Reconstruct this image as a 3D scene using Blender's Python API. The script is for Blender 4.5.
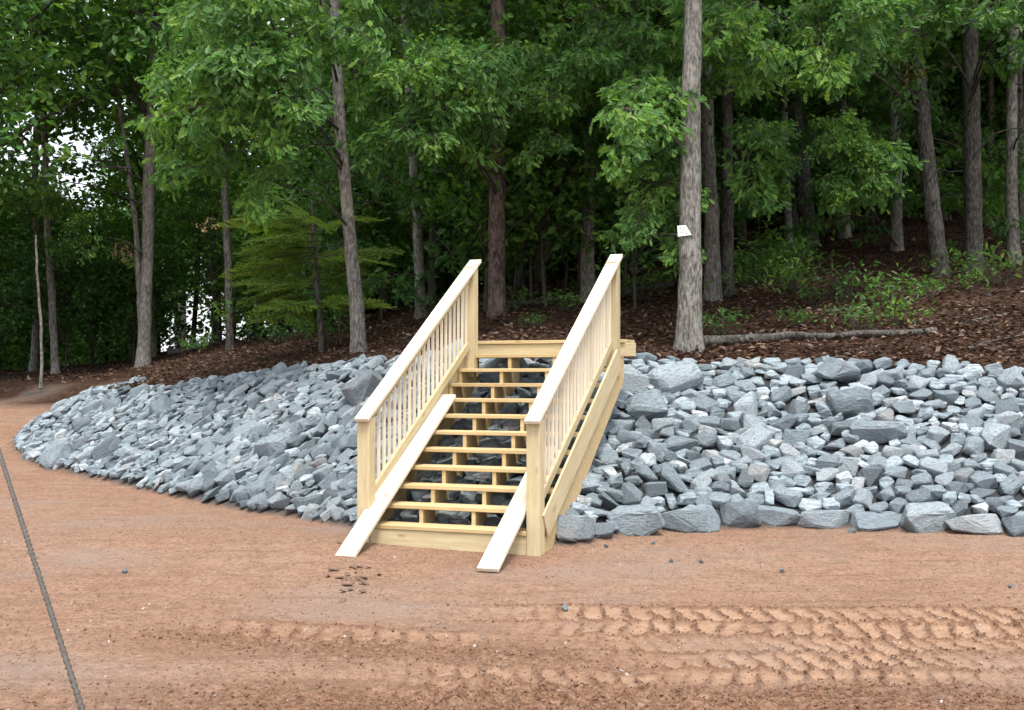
import bpy, bmesh, math, random, time
_T0 = time.time()
import numpy as np
from mathutils import Vector, Matrix, Euler, Quaternion

random.seed(7)
RNG = np.random.default_rng(11)
for o in list(bpy.data.objects):
    bpy.data.objects.remove(o, do_unlink=True)
scene = bpy.context.scene
COL = scene.collection

# ------------------------------------------------------------------ camera, world, sun, exposure
FPX, PITCH, CAMZ = 1162.5, 0.01886, 1.5317
cam_data = bpy.data.cameras.new('camera')
cam_data.sensor_width = 36.0
cam_data.lens = 36.0 * FPX / 1024.0
cam_data.clip_start, cam_data.clip_end = 0.1, 3000.0
cam = bpy.data.objects.new('camera', cam_data)
cam.location = (0, 0, CAMZ)
cam.rotation_euler = (math.pi / 2 + PITCH, 0, 0)
COL.objects.link(cam)
scene.camera = cam

SUN_EL, SUN_AZ = math.radians(66), math.radians(168)      # azimuth clockwise from +Y: behind the camera, to the right
world = bpy.data.worlds.new('World')
scene.world = world
world.use_nodes = True
wn = world.node_tree.nodes
wl = world.node_tree.links
wn.clear()
w_out = wn.new('ShaderNodeOutputWorld')
w_bg = wn.new('ShaderNodeBackground')
w_sky = wn.new('ShaderNodeTexSky')
w_sky.sky_type = 'NISHITA'
w_sky.sun_disc = False
w_sky.sun_elevation = SUN_EL
w_sky.sun_rotation = SUN_AZ
w_sky.air_density = 1.0
w_sky.dust_density = 6.0
w_sky.ozone_density = 1.0
w_bg.inputs['Strength'].default_value = 0.15
w_mix = wn.new('ShaderNodeMix'); w_mix.data_type = 'RGBA'          # an even white overcast veil
w_mix.inputs[0].default_value = 0.6
w_mix.inputs[7].default_value = (4.6, 4.7, 4.8, 1)
wl.new(w_sky.outputs['Color'], w_mix.inputs[6])
wl.new(w_mix.outputs[2], w_bg.inputs['Color'])
wl.new(w_bg.outputs['Background'], w_out.inputs['Surface'])

sun_data = bpy.data.lights.new('sun', 'SUN')
sun_data.energy = 1.5
sun_data.angle = math.radians(14)
sun_data.color = (1.0, 0.96, 0.9)
sun = bpy.data.objects.new('sun', sun_data)
sdir = Vector((math.sin(SUN_AZ) * math.cos(SUN_EL), math.cos(SUN_AZ) * math.cos(SUN_EL), math.sin(SUN_EL)))
sun.rotation_euler = (-sdir).to_track_quat('-Z', 'Y').to_euler()
sun.location = (8, -14, 25)
COL.objects.link(sun)

scene.view_settings.view_transform = 'Standard'
scene.view_settings.look = 'None'
scene.view_settings.gamma = 1.0
scene.view_settings.exposure = 1.5
scene.view_settings.use_curve_mapping = False
scene.render.engine = 'CYCLES'
scene.cycles.max_bounces = 4
scene.cycles.diffuse_bounces = 2
scene.cycles.glossy_bounces = 1
scene.cycles.transmission_bounces = 3
scene.render.resolution_x, scene.render.resolution_y = 1024, 710

# ------------------------------------------------------------------ helpers
def tag(o, label=None, cat=None, group=None, kind=None):
    if label: o['label'] = label
    if cat: o['category'] = cat
    if group: o['group'] = group
    if kind: o['kind'] = kind
    return o

def link(name, data, parent=None, loc=None, rot=None, scale=None):
    o = bpy.data.objects.new(name, data)
    COL.objects.link(o)
    if parent is not None: o.parent = parent
    if loc is not None: o.location = loc
    if rot is not None: o.rotation_euler = rot
    if scale is not None: o.scale = scale
    return o

def empty(name, loc=(0, 0, 0), rz=0.0):
    o = link(name, None, None, loc, (0, 0, rz))
    o.empty_display_size = 0.2
    return o

def np_mesh(name, verts, faces, mats, smooth=False, attrs=None, matidx=None):
    """verts (N,3); faces: list of (M,k) int arrays"""
    me = bpy.data.meshes.new(name)
    verts = np.asarray(verts, dtype=np.float32)
    faces = [np.asarray(f, dtype=np.int32) for f in faces if len(f)]
    idx = np.concatenate([f.ravel() for f in faces])
    tot = np.concatenate([np.full(len(f), f.shape[1], np.int32) for f in faces])
    start = np.concatenate([[0], np.cumsum(tot)[:-1]]).astype(np.int32)
    me.vertices.add(len(verts)); me.vertices.foreach_set('co', verts.ravel())
    me.loops.add(len(idx)); me.loops.foreach_set('vertex_index', idx)
    me.polygons.add(len(tot)); me.polygons.foreach_set('loop_start', start)
    if matidx is not None:
        me.polygons.foreach_set('material_index', np.asarray(matidx, np.int32))
    me.polygons.foreach_set('use_smooth', np.full(len(tot), bool(smooth)))
    me.update(calc_edges=True)
    for m in (mats if isinstance(mats, (list, tuple)) else [mats]):
        me.materials.append(m)
    for k, (dom, arr) in (attrs or {}).items():
        a = me.attributes.new(k, 'FLOAT', dom)
        a.data.foreach_set('value', np.asarray(arr, np.float32))
    me.validate()
    return me

def hash2(ix, iy, seed):
    ix = ix.astype(np.int64); iy = iy.astype(np.int64)
    h = (ix * 374761393 + iy * 668265263 + seed * 1442695041) & 0xFFFFFFFF
    h = ((h ^ (h >> 13)) * 1274126177) & 0xFFFFFFFF
    h = (h ^ (h >> 16)) & 0xFFFFFF
    return h / float(0xFFFFFF)

def vnoise(x, y, seed=0):
    x = np.asarray(x, float); y = np.asarray(y, float)
    ix = np.floor(x); iy = np.floor(y)
    fx = x - ix; fy = y - iy
    fx = fx * fx * (3 - 2 * fx); fy = fy * fy * (3 - 2 * fy)
    a = hash2(ix, iy, seed); b = hash2(ix + 1, iy, seed)
    c = hash2(ix, iy + 1, seed); d = hash2(ix + 1, iy + 1, seed)
    return (a + (b - a) * fx) * (1 - fy) + (c + (d - c) * fx) * fy

def fbm(x, y, seed=0, octv=4):
    s = 0; amp = 0.5; f = 1.0
    for i in range(octv):
        s = s + amp * (vnoise(x * f, y * f, seed + i * 17) - 0.5)
        amp *= 0.5; f *= 2.03
    return s

def sstep(e0, e1, x):
    t = np.clip((x - e0) / (e1 - e0), 0, 1)
    return t * t * (3 - 2 * t)

# ------------------------------------------------------------------ materials
class NT:
    def __init__(self, name):
        self.m = bpy.data.materials.new(name); self.m.use_nodes = True
        self.t = self.m.node_tree; self.t.nodes.clear()
        self.out = self.n('ShaderNodeOutputMaterial')
    def n(self, typ, **kw):
        nd = self.t.nodes.new(typ)
        for k, v in kw.items(): setattr(nd, k, v)
        return nd
    def l(self, a, b): self.t.links.new(a, b)
    def val(self, sock, v):
        if hasattr(v, 'is_linked') or isinstance(v, bpy.types.NodeSocket): self.l(v, sock)
        else: sock.default_value = v
    def coord(self, scale=(1, 1, 1), rnd=False, kind='Object'):
        tc = self.n('ShaderNodeTexCoord'); mp = self.n('ShaderNodeMapping')
        self.l(tc.outputs[kind], mp.inputs['Vector']); mp.inputs['Scale'].default_value = scale
        if rnd:
            oi = self.n('ShaderNodeObjectInfo'); mul = self.n('ShaderNodeMath', operation='MULTIPLY')
            self.l(oi.outputs['Random'], mul.inputs[0]); mul.inputs[1].default_value = 37.0
            self.l(mul.outputs[0], mp.inputs['Location'])
        return mp.outputs['Vector']
    def noise(self, vec, scale, detail=4, rough=0.55, out='Fac'):
        nz = self.n('ShaderNodeTexNoise'); self.l(vec, nz.inputs['Vector'])
        nz.inputs['Scale'].default_value = scale; nz.inputs['Detail'].default_value = detail
        nz.inputs['Roughness'].default_value = rough
        return nz.outputs[out]
    def ramp(self, fac, stops):
        r = self.n('ShaderNodeValToRGB'); self.l(fac, r.inputs['Fac'])
        e = r.color_ramp.elements
        while len(e) < len(stops): e.new(0.5)
        for i, (p, c) in enumerate(stops):
            e[i].position = p
            e[i].color = (c, c, c, 1) if isinstance(c, (int, float)) else (*c, 1)
        return r.outputs['Color']
    def mix(self, fac, a, b, mode='MIX'):
        x = self.n('ShaderNodeMix', data_type='RGBA', blend_type=mode)
        self.val(x.inputs[0], fac)
        for s, v in ((x.inputs[6], a), (x.inputs[7], b)):
            if isinstance(v, tuple): s.default_value = (*v, 1)
            else: self.l(v, s)
        return x.outputs[2]
    def math(self, op, a, b=None):
        x = self.n('ShaderNodeMath', operation=op); self.val(x.inputs[0], a)
        if b is not None: self.val(x.inputs[1], b)
        return x.outputs[0]
    def attr(self, name):
        a = self.n('ShaderNodeAttribute', attribute_name=name); return a.outputs['Fac']
    def bump(self, h, strength, dist, normal=None):
        b = self.n('ShaderNodeBump'); self.l(h, b.inputs['Height'])
        b.inputs['Strength'].default_value = strength; b.inputs['Distance'].default_value = dist
        if normal is not None: self.l(normal, b.inputs['Normal'])
        return b.outputs['Normal']
    def bsdf(self, col, rough=0.8, normal=None, spec=0.3):
        p = self.n('ShaderNodeBsdfPrincipled')
        if isinstance(col, tuple): p.inputs['Base Color'].default_value = (*col, 1)
        else: self.l(col, p.inputs['Base Color'])
        self.val(p.inputs['Roughness'], rough)
        p.inputs['Specular IOR Level'].default_value = spec
        if normal is not None: self.l(normal, p.inputs['Normal'])
        return p.outputs['BSDF']
    def done(self, sh):
        self.l(sh, self.out.inputs['Surface']); return self.m

def mat_wood(name, light, dark, knots=0.5):
    t = NT(name)
    v = t.coord((1.2, 14, 14), rnd=True)
    v2 = t.coord((1, 1, 1), rnd=True)
    g = t.noise(v, 3.0, 5, 0.6)
    g2 = t.noise(t.coord((0.5, 5, 5), rnd=True), 4.0, 3)
    oi = t.n('ShaderNodeObjectInfo')
    mid = tuple((a + b) / 2 for a, b in zip(light, dark))
    c = t.ramp(g, [(0.3, dark), (0.5, mid), (0.62, light)])
    c2 = t.ramp(g2, [(0.3, tuple(x * 0.8 for x in mid)), (0.65, light)])
    c = t.mix(0.5, c, c2)
    # knots
    vo = t.n('ShaderNodeTexVoronoi'); t.l(t.coord((2.2, 6, 6), rnd=True), vo.inputs['Vector']); vo.inputs['Scale'].default_value = 1.0
    kn = t.ramp(vo.outputs['Distance'], [(0.06, 1.0), (0.13, 0.0)])
    kn = t.math('MULTIPLY', kn, knots)
    c = t.mix(kn, c, (0.22, 0.10, 0.03))
    hv = t.ramp(oi.outputs['Random'], [(0.0, (0.86, 0.84, 0.8)), (0.5, (1, 0.98, 0.95)), (1.0, (1.0, 1.0, 1.0))])
    c = t.mix(1.0, c, hv, 'MULTIPLY')
    # dirt film
    d = t.noise(v2, 6.0, 5, 0.7)
    c = t.mix(t.ramp(d, [(0.55, 0.0), (0.85, 0.35)]), c, (0.36, 0.24, 0.14))
    n = t.bump(g, 0.25, 0.004)
    return t.done(t.bsdf(c, 0.65, n, 0.25))

def mat_rock():
    t = NT('blue_grey_riprap')
    oi = t.n('ShaderNodeObjectInfo')
    r = t.math('FRACT', t.math('ADD', oi.outputs['Random'], t.attr('rnd')))
    r2 = t.math('FRACT', t.math('MULTIPLY', r, 7.31))
    r3 = t.math('FRACT', t.math('MULTIPLY', r, 23.7))
    v = t.coord((1, 1, 1), rnd=True)
    base = t.ramp(r, [(0.0, (0.115, 0.145, 0.165)), (0.3, (0.185, 0.238, 0.27)), (0.65, (0.258, 0.32, 0.358)), (0.9, (0.335, 0.395, 0.43)), (1.0, (0.42, 0.455, 0.475))])
    warm = t.ramp(r2, [(0.0, 1.0), (0.05, 0.0)])
    base = t.mix(t.math('MULTIPLY', warm, 0.6), base, (0.33, 0.31, 0.295))
    brown = t.ramp(r3, [(0.0, 1.0), (0.015, 0.0)])
    base = t.mix(t.math('MULTIPLY', brown, 0.3), base, (0.26, 0.15, 0.10))
    # foliation streaks
    st = t.noise(t.coord((2.0, 4.0, 22), rnd=True), 2.0, 5, 0.65)
    base = t.mix(t.ramp(st, [(0.36, 0.65), (0.5, 0.0)]), base, (0.07, 0.083, 0.095))
    base = t.mix(t.ramp(st, [(0.55, 0.0), (0.66, 0.6)]), base, (0.36, 0.395, 0.42))
    # quartz seams & grain
    sp = t.noise(v, 30.0, 6, 0.7)
    base = t.mix(t.ramp(sp, [(0.4, 0.35), (0.55, 0.0)]), base, (0.06, 0.072, 0.082))
    base = t.mix(t.ramp(sp, [(0.6, 0.0), (0.74, 0.5)]), base, (0.42, 0.45, 0.47))
    # rusty / clay dust patches
    du = t.noise(v, 3.5, 4, 0.6)
    base = t.mix(t.ramp(du, [(0.62, 0.0), (0.78, 0.3)]), base, (0.28, 0.25, 0.225))
    h = t.math('ADD', t.math('MULTIPLY', sp, 0.5), t.math('MULTIPLY', st, 0.8))
    n = t.bump(h, 0.8, 0.03)
    n = t.bump(t.noise(v, 9.0, 4, 0.6), 0.5, 0.04, n)
    return t.done(t.bsdf(base, 0.78, n, 0.3))

def mat_ground():
    t = NT('clay_and_forest_floor')
    fo, ch, bed = t.attr('forest'), t.attr('churn'), t.attr('bed')
    v = t.coord((1, 1, 1))
    big = t.noise(v, 0.55, 5, 0.6)
    mid = t.noise(v, 5.0, 6, 0.65)
    fine = t.noise(v, 60.0, 5, 0.7)
    clay = t.ramp(big, [(0.3, (0.285, 0.168, 0.112)), (0.5, (0.315, 0.198, 0.136)), (0.7, (0.315, 0.213, 0.158))])
    clay = t.mix(t.ramp(mid, [(0.35, 0.55), (0.55, 0.0)]), clay, (0.19, 0.115, 0.078))
    clay = t.mix(t.ramp(mid, [(0.55, 0.0), (0.75, 0.5)]), clay, (0.33, 0.24, 0.18))
    clay = t.mix(t.ramp(fine, [(0.36, 0.7), (0.5, 0.0)]), clay, (0.13, 0.078, 0.052))
    clay = t.mix(t.ramp(fine, [(0.58, 0.0), (0.72, 0.55)]), clay, (0.40, 0.30, 0.235))
    sp = t.noise(v, 24.0, 6, 0.75)
    clay = t.mix(t.ramp(sp, [(0.40, 0.85), (0.48, 0.0)]), clay, (0.15, 0.09, 0.062))
    clay = t.mix(t.ramp(sp, [(0.56, 0.0), (0.66, 0.5)]), clay, (0.38, 0.275, 0.205))
    scr = t.n('ShaderNodeMapping'); scr.inputs['Rotation'].default_value = (0, 0, math.radians(-33)); scr.inputs['Scale'].default_value = (0.5, 7, 1)
    t.l(v, scr.inputs['Vector'])
    clay = t.mix(t.ramp(t.noise(scr.outputs['Vector'], 1.6, 5, 0.7), [(0.36, 0.6), (0.46, 0.0)]), clay, (0.17, 0.105, 0.075))
    grey = t.noise(t.coord((0.5, 1, 1)), 0.8, 4, 0.6)
    clay = t.mix(t.ramp(grey, [(0.5, 0.0), (0.68, 0.6)]), clay, (0.25, 0.195, 0.165))
    clod = t.noise(v, 34.0, 4, 0.7)
    # smooth pressed pads of the tyre prints are cleaner, lighter clay
    clay = t.mix(t.math('MULTIPLY', t.attr('pad'), 0.9), clay, t.ramp(mid, [(0.35, (0.34, 0.21, 0.135)), (0.65, (0.42, 0.285, 0.195))]))
    churned = t.ramp(clod, [(0.36, (0.075, 0.036, 0.022)), (0.5, (0.15, 0.08, 0.048)), (0.64, (0.25, 0.155, 0.10))])
    chf = t.math('MULTIPLY', ch, t.ramp(t.noise(v, 15.0, 4, 0.7), [(0.36, 0.25), (0.54, 1.0)]))
    clay = t.mix(chf, clay, churned)
    # forest floor: dark humus with brown leaf litter
    vo = t.n('ShaderNodeTexVoronoi'); t.l(v, vo.inputs['Vector']); vo.inputs['Scale'].default_value = 11.0
    lit = t.ramp(vo.outputs['Color'], [(0.15, (0.024, 0.014, 0.010)), (0.5, (0.05, 0.028, 0.019)), (0.85, (0.10, 0.058, 0.038))])
    hum = t.ramp(t.noise(v, 1.1, 5, 0.6), [(0.35, (0.022, 0.013, 0.010)), (0.65, (0.05, 0.027, 0.019))])
    flo = t.mix(t.ramp(t.noise(v, 2.3, 4), [(0.4, 0.25), (0.6, 0.85)]), hum, lit)
    c = t.mix(fo, clay, flo)
    c = t.mix(bed, c, (0.05, 0.053, 0.056))  # dark gravel bed, with the shade of the gaps between stones put into its colour
    h = t.math('ADD', t.math('MULTIPLY', fine, 0.6), mid)
    n = t.bump(h, 0.8, 0.03)
    n = t.bump(clod, 0.7, 0.04, n)
    return t.done(t.bsdf(c, 0.95, n, 0.1))

def mat_bark(name, dark, mid, light, plates=False):
    t = NT(name)
    v = t.coord((1, 1, 0.30) if not plates else (1, 1, 0.4), rnd=True)
    n1 = t.noise(v, 30.0 if not plates else 20.0, 8, 0.75)
    n2 = t.noise(t.coord((1, 1, 0.6), rnd=True), 4.5, 7, 0.7)
    c = t.ramp(n1, [(0.38, dark), (0.5, mid), (0.6, light)])
    c = t.mix(t.ramp(n2, [(0.5, 0.0), (0.7, 0.55)]), c, tuple(min(1, x * 1.25) for x in light))
    c = t.mix(t.ramp(n2, [(0.28, 0.5), (0.45, 0.0)]), c, tuple(x * 0.8 for x in mid))
    oi = t.n('ShaderNodeObjectInfo')
    c = t.mix(1.0, c, t.ramp(oi.outputs['Random'], [(0, 0.75), (1, 1.0)]), 'MULTIPLY')
    n = t.bump(n1, 1.0, 0.03)
    return t.done(t.bsdf(c, 0.9, n, 0.15))

def mat_leaf(name, stops, transl=0.4):
    t = NT(name)
    oi = t.n('ShaderNodeObjectInfo')
    r = t.math('FRACT', t.math('ADD', t.attr('rnd'), t.math('MULTIPLY', oi.outputs['Random'], 0.35)))
    c = t.ramp(r, stops)
    ob = t.ramp(oi.outputs['Random'], [(0.0, (0.75, 0.8, 0.9)), (0.5, (1.0, 1.0, 1.0)), (1.0, (1.2, 1.1, 0.8))])
    c = t.mix(1.0, c, ob, 'MULTIPLY')
    p = t.bsdf(c, 0.5, None, 0.35)
    tr = t.n('ShaderNodeBsdfTranslucent')
    t.l(t.mix(1.0, c, (1.5, 1.45, 0.75), 'MULTIPLY'), tr.inputs['Color'])
    mx = t.n('ShaderNodeMixShader'); mx.inputs[0].default_value = transl
    t.l(p, mx.inputs[1]); t.l(tr.outputs[0], mx.inputs[2])
    return t.done(mx.outputs[0])

def mat_plain(name, col, rough=0.7, var=0.2, scale=20):
    t = NT(name)
    n1 = t.noise(t.coord(rnd=True), scale, 4, 0.6)
    c = t.ramp(n1, [(0.35, tuple(x * (1 - var) for x in col)), (0.65, tuple(min(1, x * (1 + var)) for x in col))])
    return t.done(t.bsdf(c, rough, t.bump(n1, 0.3, 0.005), 0.3))

M_WOOD = mat_wood('new_pine_lumber', (0.52, 0.45, 0.29), (0.40, 0.32, 0.175))
M_WOODT = mat_wood('tread_lumber', (0.54, 0.43, 0.245), (0.42, 0.30, 0.14))
M_PLANK = mat_wood('pale_plank_lumber', (0.68, 0.63, 0.52), (0.60, 0.52, 0.37), 0.7)
M_ROCK = mat_rock()
M_GROUND = mat_ground()
M_OAK = mat_bark('grey_bark', (0.06, 0.056, 0.05), (0.19, 0.182, 0.165), (0.36, 0.35, 0.325))
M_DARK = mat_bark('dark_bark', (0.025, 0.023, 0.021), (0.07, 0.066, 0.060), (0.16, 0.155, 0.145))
M_PINE = mat_bark('pine_bark', (0.03, 0.022, 0.02), (0.10, 0.075, 0.065), (0.20, 0.16, 0.14), True)
M_TWIG = mat_plain('twig_bark', (0.055, 0.048, 0.038), 0.9)
LEAF_A = mat_leaf('oak_leaves', [(0.0, (0.042, 0.115, 0.028)), (0.4, (0.068, 0.175, 0.038)), (0.75, (0.105, 0.235, 0.046)), (1.0, (0.17, 0.30, 0.06))])
LEAF_B = mat_leaf('deep_green_leaves', [(0.0, (0.036, 0.10, 0.026)), (0.5, (0.06, 0.16, 0.034)), (1.0, (0.105, 0.225, 0.042))])
LEAF_H = mat_leaf('hemlock_needles', [(0.0, (0.10, 0.19, 0.03)), (0.5, (0.15, 0.26, 0.045)), (1.0, (0.22, 0.32, 0.06))], 0.35)
LEAF_D = mat_leaf('dead_leaves', [(0.0, (0.25, 0.15, 0.08)), (1.0, (0.42, 0.29, 0.18))], 0.3)
LITTER = mat_leaf('leaf_litter', [(0.0, (0.03, 0.017, 0.011)), (0.55, (0.07, 0.037, 0.024)), (0.9, (0.13, 0.072, 0.045)), (1.0, (0.28, 0.20, 0.13))], 0.1)

# ------------------------------------------------------------------ terrain shape (heights in metres)
FOOT = np.array([(40, 8.5), (9, 10.6), (5.63, 11.10), (3.86, 11.48), (2.96, 11.7), (1.27, 11.4), (0.62, 10.68), (0.28, 10.58),
                 (-1.40, 11.45), (-1.64, 11.70), (-2.27, 12.40), (-2.97, 13.1), (-3.76, 13.95), (-4.73, 15.05), (-5.78, 16.15),
                 (-6.65, 16.95), (-7.42, 17.75), (-8.14, 18.9), (-8.45, 20.2), (-8.1, 21.8), (-8.8, 23.6), (-12, 25.2), (-40, 27)], float)
POLY = np.vstack([FOOT, [(-40, 3000), (40, 3000)]])

def foot_dist(x, y):
    x = np.asarray(x, float); y = np.asarray(y, float)
    best = np.full(x.shape, 1e9); fy = np.zeros(x.shape)
    for (ax, ay), (bx, by) in zip(FOOT[:-1], FOOT[1:]):
        dx, dy = bx - ax, by - ay
        t = np.clip(((x - ax) * dx + (y - ay) * dy) / (dx * dx + dy * dy), 0, 1)
        d = np.hypot(x - ax - t * dx, y - ay - t * dy)
        m = d < best
        best = np.where(m, d, best); fy = np.where(m, ay + t * dy, fy)
    ins = np.zeros(x.shape, bool)
    n = len(POLY)
    for i in range(n):
        x1, y1 = POLY[i]; x2, y2 = POLY[(i + 1) % n]
        if y1 == y2: continue
        c = ((y1 > y) != (y2 > y)) & (x < (x2 - x1) * (y - y1) / (y2 - y1) + x1)
        ins ^= c
    return np.where(ins, best, -best), fy

def zclay(y):
    return np.interp(y, [-20, 3, 6, 9, 9.7, 10.3, 11.0, 13.5, 15.2, 16.3, 17.1, 17.9, 19, 24, 27, 35, 60, 400],
                     [-0.5, -0.24, -0.20, -0.13, -0.10, -0.05, 0.0, 0.0, 0.05, 0.11, 0.16, 0.25, 0.45, 1.05, 1.45, 1.8, 1.4, -2])

def zforest(x, y):
    yc = np.interp(x, [-9, -6.5, -4.5, -2, 0, 6], [20.5, 19, 16.8, 14.4, 13.7, 13.8])
    base = np.interp(x, [-9, -6.5, -4.5, -2.5, -0.5, 1.2, 2.5, 6], [1.2, 1.26, 1.36, 1.46, 1.64, 1.64, 1.52, 1.60])
    a = x / np.maximum(y, 10)
    s = np.interp(a, [-0.6, -0.45, -0.35, -0.25, -0.13, 0, 0.1, 0.2, 0.3, 0.45, 0.7],
                  [0.03, 0.04, 0.06, 0.115, 0.13, 0.15, 0.17, 0.21, 0.23, 0.24, 0.24])
    T = np.interp(a, [-0.5, -0.2, 0.05, 0.3], [14, 15, 24, 34])
    t = y - yc
    k = 4.0
    te = -k * np.log(np.exp(-np.clip(t, -50, 400) / k) + np.exp(-T / k))
    te = np.where(t < -10, t, te)
    drop = np.interp(a, [-0.5, -0.15, 0.1], [0.10, 0.06, 0.0]) * np.clip(t - T - 4, 0, 60)
    return base + s * te - drop + 0.10 * fbm(x * 0.6, y * 0.6, 5, 3) * sstep(0, 4, t + 1)

def terrain(x, y):
    x = np.asarray(x, float); y = np.asarray(y, float)
    D, fy = foot_dist(x, y)
    g = zforest(x, y)
    up = zclay(fy) + 0.60 * np.maximum(D, 0)
    # stones are heaped against the right side of the flight
    sx = (x + 1.53089) * math.cos(0.36166) - (y - 10.65317) * math.sin(0.36166)
    sy = (x + 1.53089) * math.sin(0.36166) + (y - 10.65317) * math.cos(0.36166)
    up = up + 0.20 * np.exp(-((sx - 2.15) / 0.30) ** 2) * sstep(0.3, 0.8, sy) * sstep(3.0, 2.6, sy) * sstep(0.1, 0.7, D)
    k = 0.12
    h = np.clip(0.5 + 0.5 * (g - up) / k, 0, 1)
    sm = g * (1 - h) + up * h - k * h * (1 - h)
    return np.where(D > 0, sm, zclay(y)), D

GX, GY, GS = np.arange(-46, 46.01, 0.08), np.arange(2, 78, 0.08), 0.08
_gx, _gy = np.meshgrid(GX, GY)
_h, _d = terrain(_gx.ravel(), _gy.ravel())
HG, DG = _h.reshape(_gx.shape), _d.reshape(_gx.shape)
def lookup(A, x, y):
    fx = np.clip((np.asarray(x, float) - GX[0]) / GS, 0, len(GX) - 1.001); fy = np.clip((np.asarray(y, float) - GY[0]) / GS, 0, len(GY) - 1.001)
    ix = fx.astype(int); iy = fy.astype(int); fx = fx - ix; fy = fy - iy
    return (A[iy, ix] * (1 - fx) + A[iy, ix + 1] * fx) * (1 - fy) + (A[iy + 1, ix] * (1 - fx) + A[iy + 1, ix + 1] * fx) * fy
def Hq(x, y): return lookup(HG, x, y)
def H1(x, y): return float(Hq(x, y))

# tyre tracks pressed in the clay: centre line y(x), half width, lug pitch
TRACKS = [(lambda x, c=c: c - 0.015 * x + 0.04 * np.sin(x * 0.6 + c), w, p, xa, 6.2, sg) for c, w, p, xa, sg in
          ((8.28, 0.22, 0.165, -0.7, 1), (7.82, 0.20, 0.155, -0.3, -1), (7.40, 0.19, 0.150, 0.2, 1), (7.00, 0.18, 0.145, 0.0, 1), (6.62, 0.17, 0.14, 0.6, -1))] + [
    (lambda x: 6.60 - 0.26 * (x + 1.2) + 0.02 * (x + 1.2) ** 2, 0.19, 0.15, -1.0, 2.2, -1),
    (lambda x: 6.95 - 0.24 * (x + 1.2) + 0.02 * (x + 1.2) ** 2, 0.15, 0.15, -0.9, 0.6, 1),
    (lambda x: 7.80 - 0.16 * (x + 2.0), 0.20, 0.18, -2.5, -0.4, 1),
]
def micro(x, y):
    """relief of the clay and how churned it is"""
    z = 0.020 * fbm(x * 0.9, y * 1.1, 21, 4) * 2 + 0.012 * fbm(x * 5, y * 5, 22, 3) + 0.012 * fbm(x * 15, y * 15, 23, 2)
    ch = np.zeros_like(x); pads = np.zeros_like(x)
    # graded scrape lines running diagonally
    q = x * 0.55 + y * 0.83
    z += 0.007 * (vnoise(q * 5.5, (x - y) * 0.35, 31) - 0.5) * 2
    for c, w, pitch, xa, xb, sg in TRACKS:
        wob = 0.12 * fbm(x * 1.5, y * 0 + 3.3, 41, 3)
        n = y - c(x) - wob
        ends = sstep(xa, xa + 0.8, x) * (1 - sstep(xb, xb + 0.6, x))
        inb = (1 - sstep(w * 0.92, w * 1.1, np.abs(n))) * ends
        qq = x + n * 0.14 * sg + 0.13 * fbm(x * 4, y * 4, 43, 4)
        fr = np.abs((qq / pitch) % 1.0 - 0.5)
        raw = sstep(0.09, 0.16, 0.5 - fr)
        strength = np.clip(0.62 + 2.8 * fbm(x * 0.9, y * 1.6, 47, 3), 0, 1)
        pad = raw * inb * strength
        ridge = inb * (1 - raw) * strength
        pads = np.maximum(pads, pad)
        z += -0.016 * pad + ridge * (0.008 + 0.06 * fbm(x * 22, y * 22, 51, 2))
        edge = np.exp(-((np.abs(n) - w * 1.06) / 0.035) ** 2) * ends
        z += edge * (0.010 + 0.05 * fbm(x * 20, y * 20, 53, 2))
        ch = np.maximum(ch, np.maximum(ridge * 1.0, edge * 0.8))
    # churned, crumbly strip nearest the camera
    near = np.clip(sstep(6.75, 6.2, y + 0.7 * fbm(x * 0.7, y * 0.7, 61, 3)) * 1.0, 0, 1) * (0.35 + 1.3 * vnoise(x * 0.9, y * 2.2, 62))
    near = np.clip(near, 0, 1) * sstep(-3.4, -1.2, x)
    z += near * 0.075 * fbm(x * 9, y * 9, 63, 4)
    ch = np.maximum(ch, near * 0.95)
    mid = np.exp(-((y - (7.55 - 0.22 * (x + 1.8))) / 0.36) ** 2) * sstep(-3.0, -1.8, x) * (1 - sstep(0.2, 1.2, x))
    z += mid * 0.06 * fbm(x * 10, y * 10, 66, 4)
    ch = np.maximum(ch, mid * 0.8)
    return z, ch, pads

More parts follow.
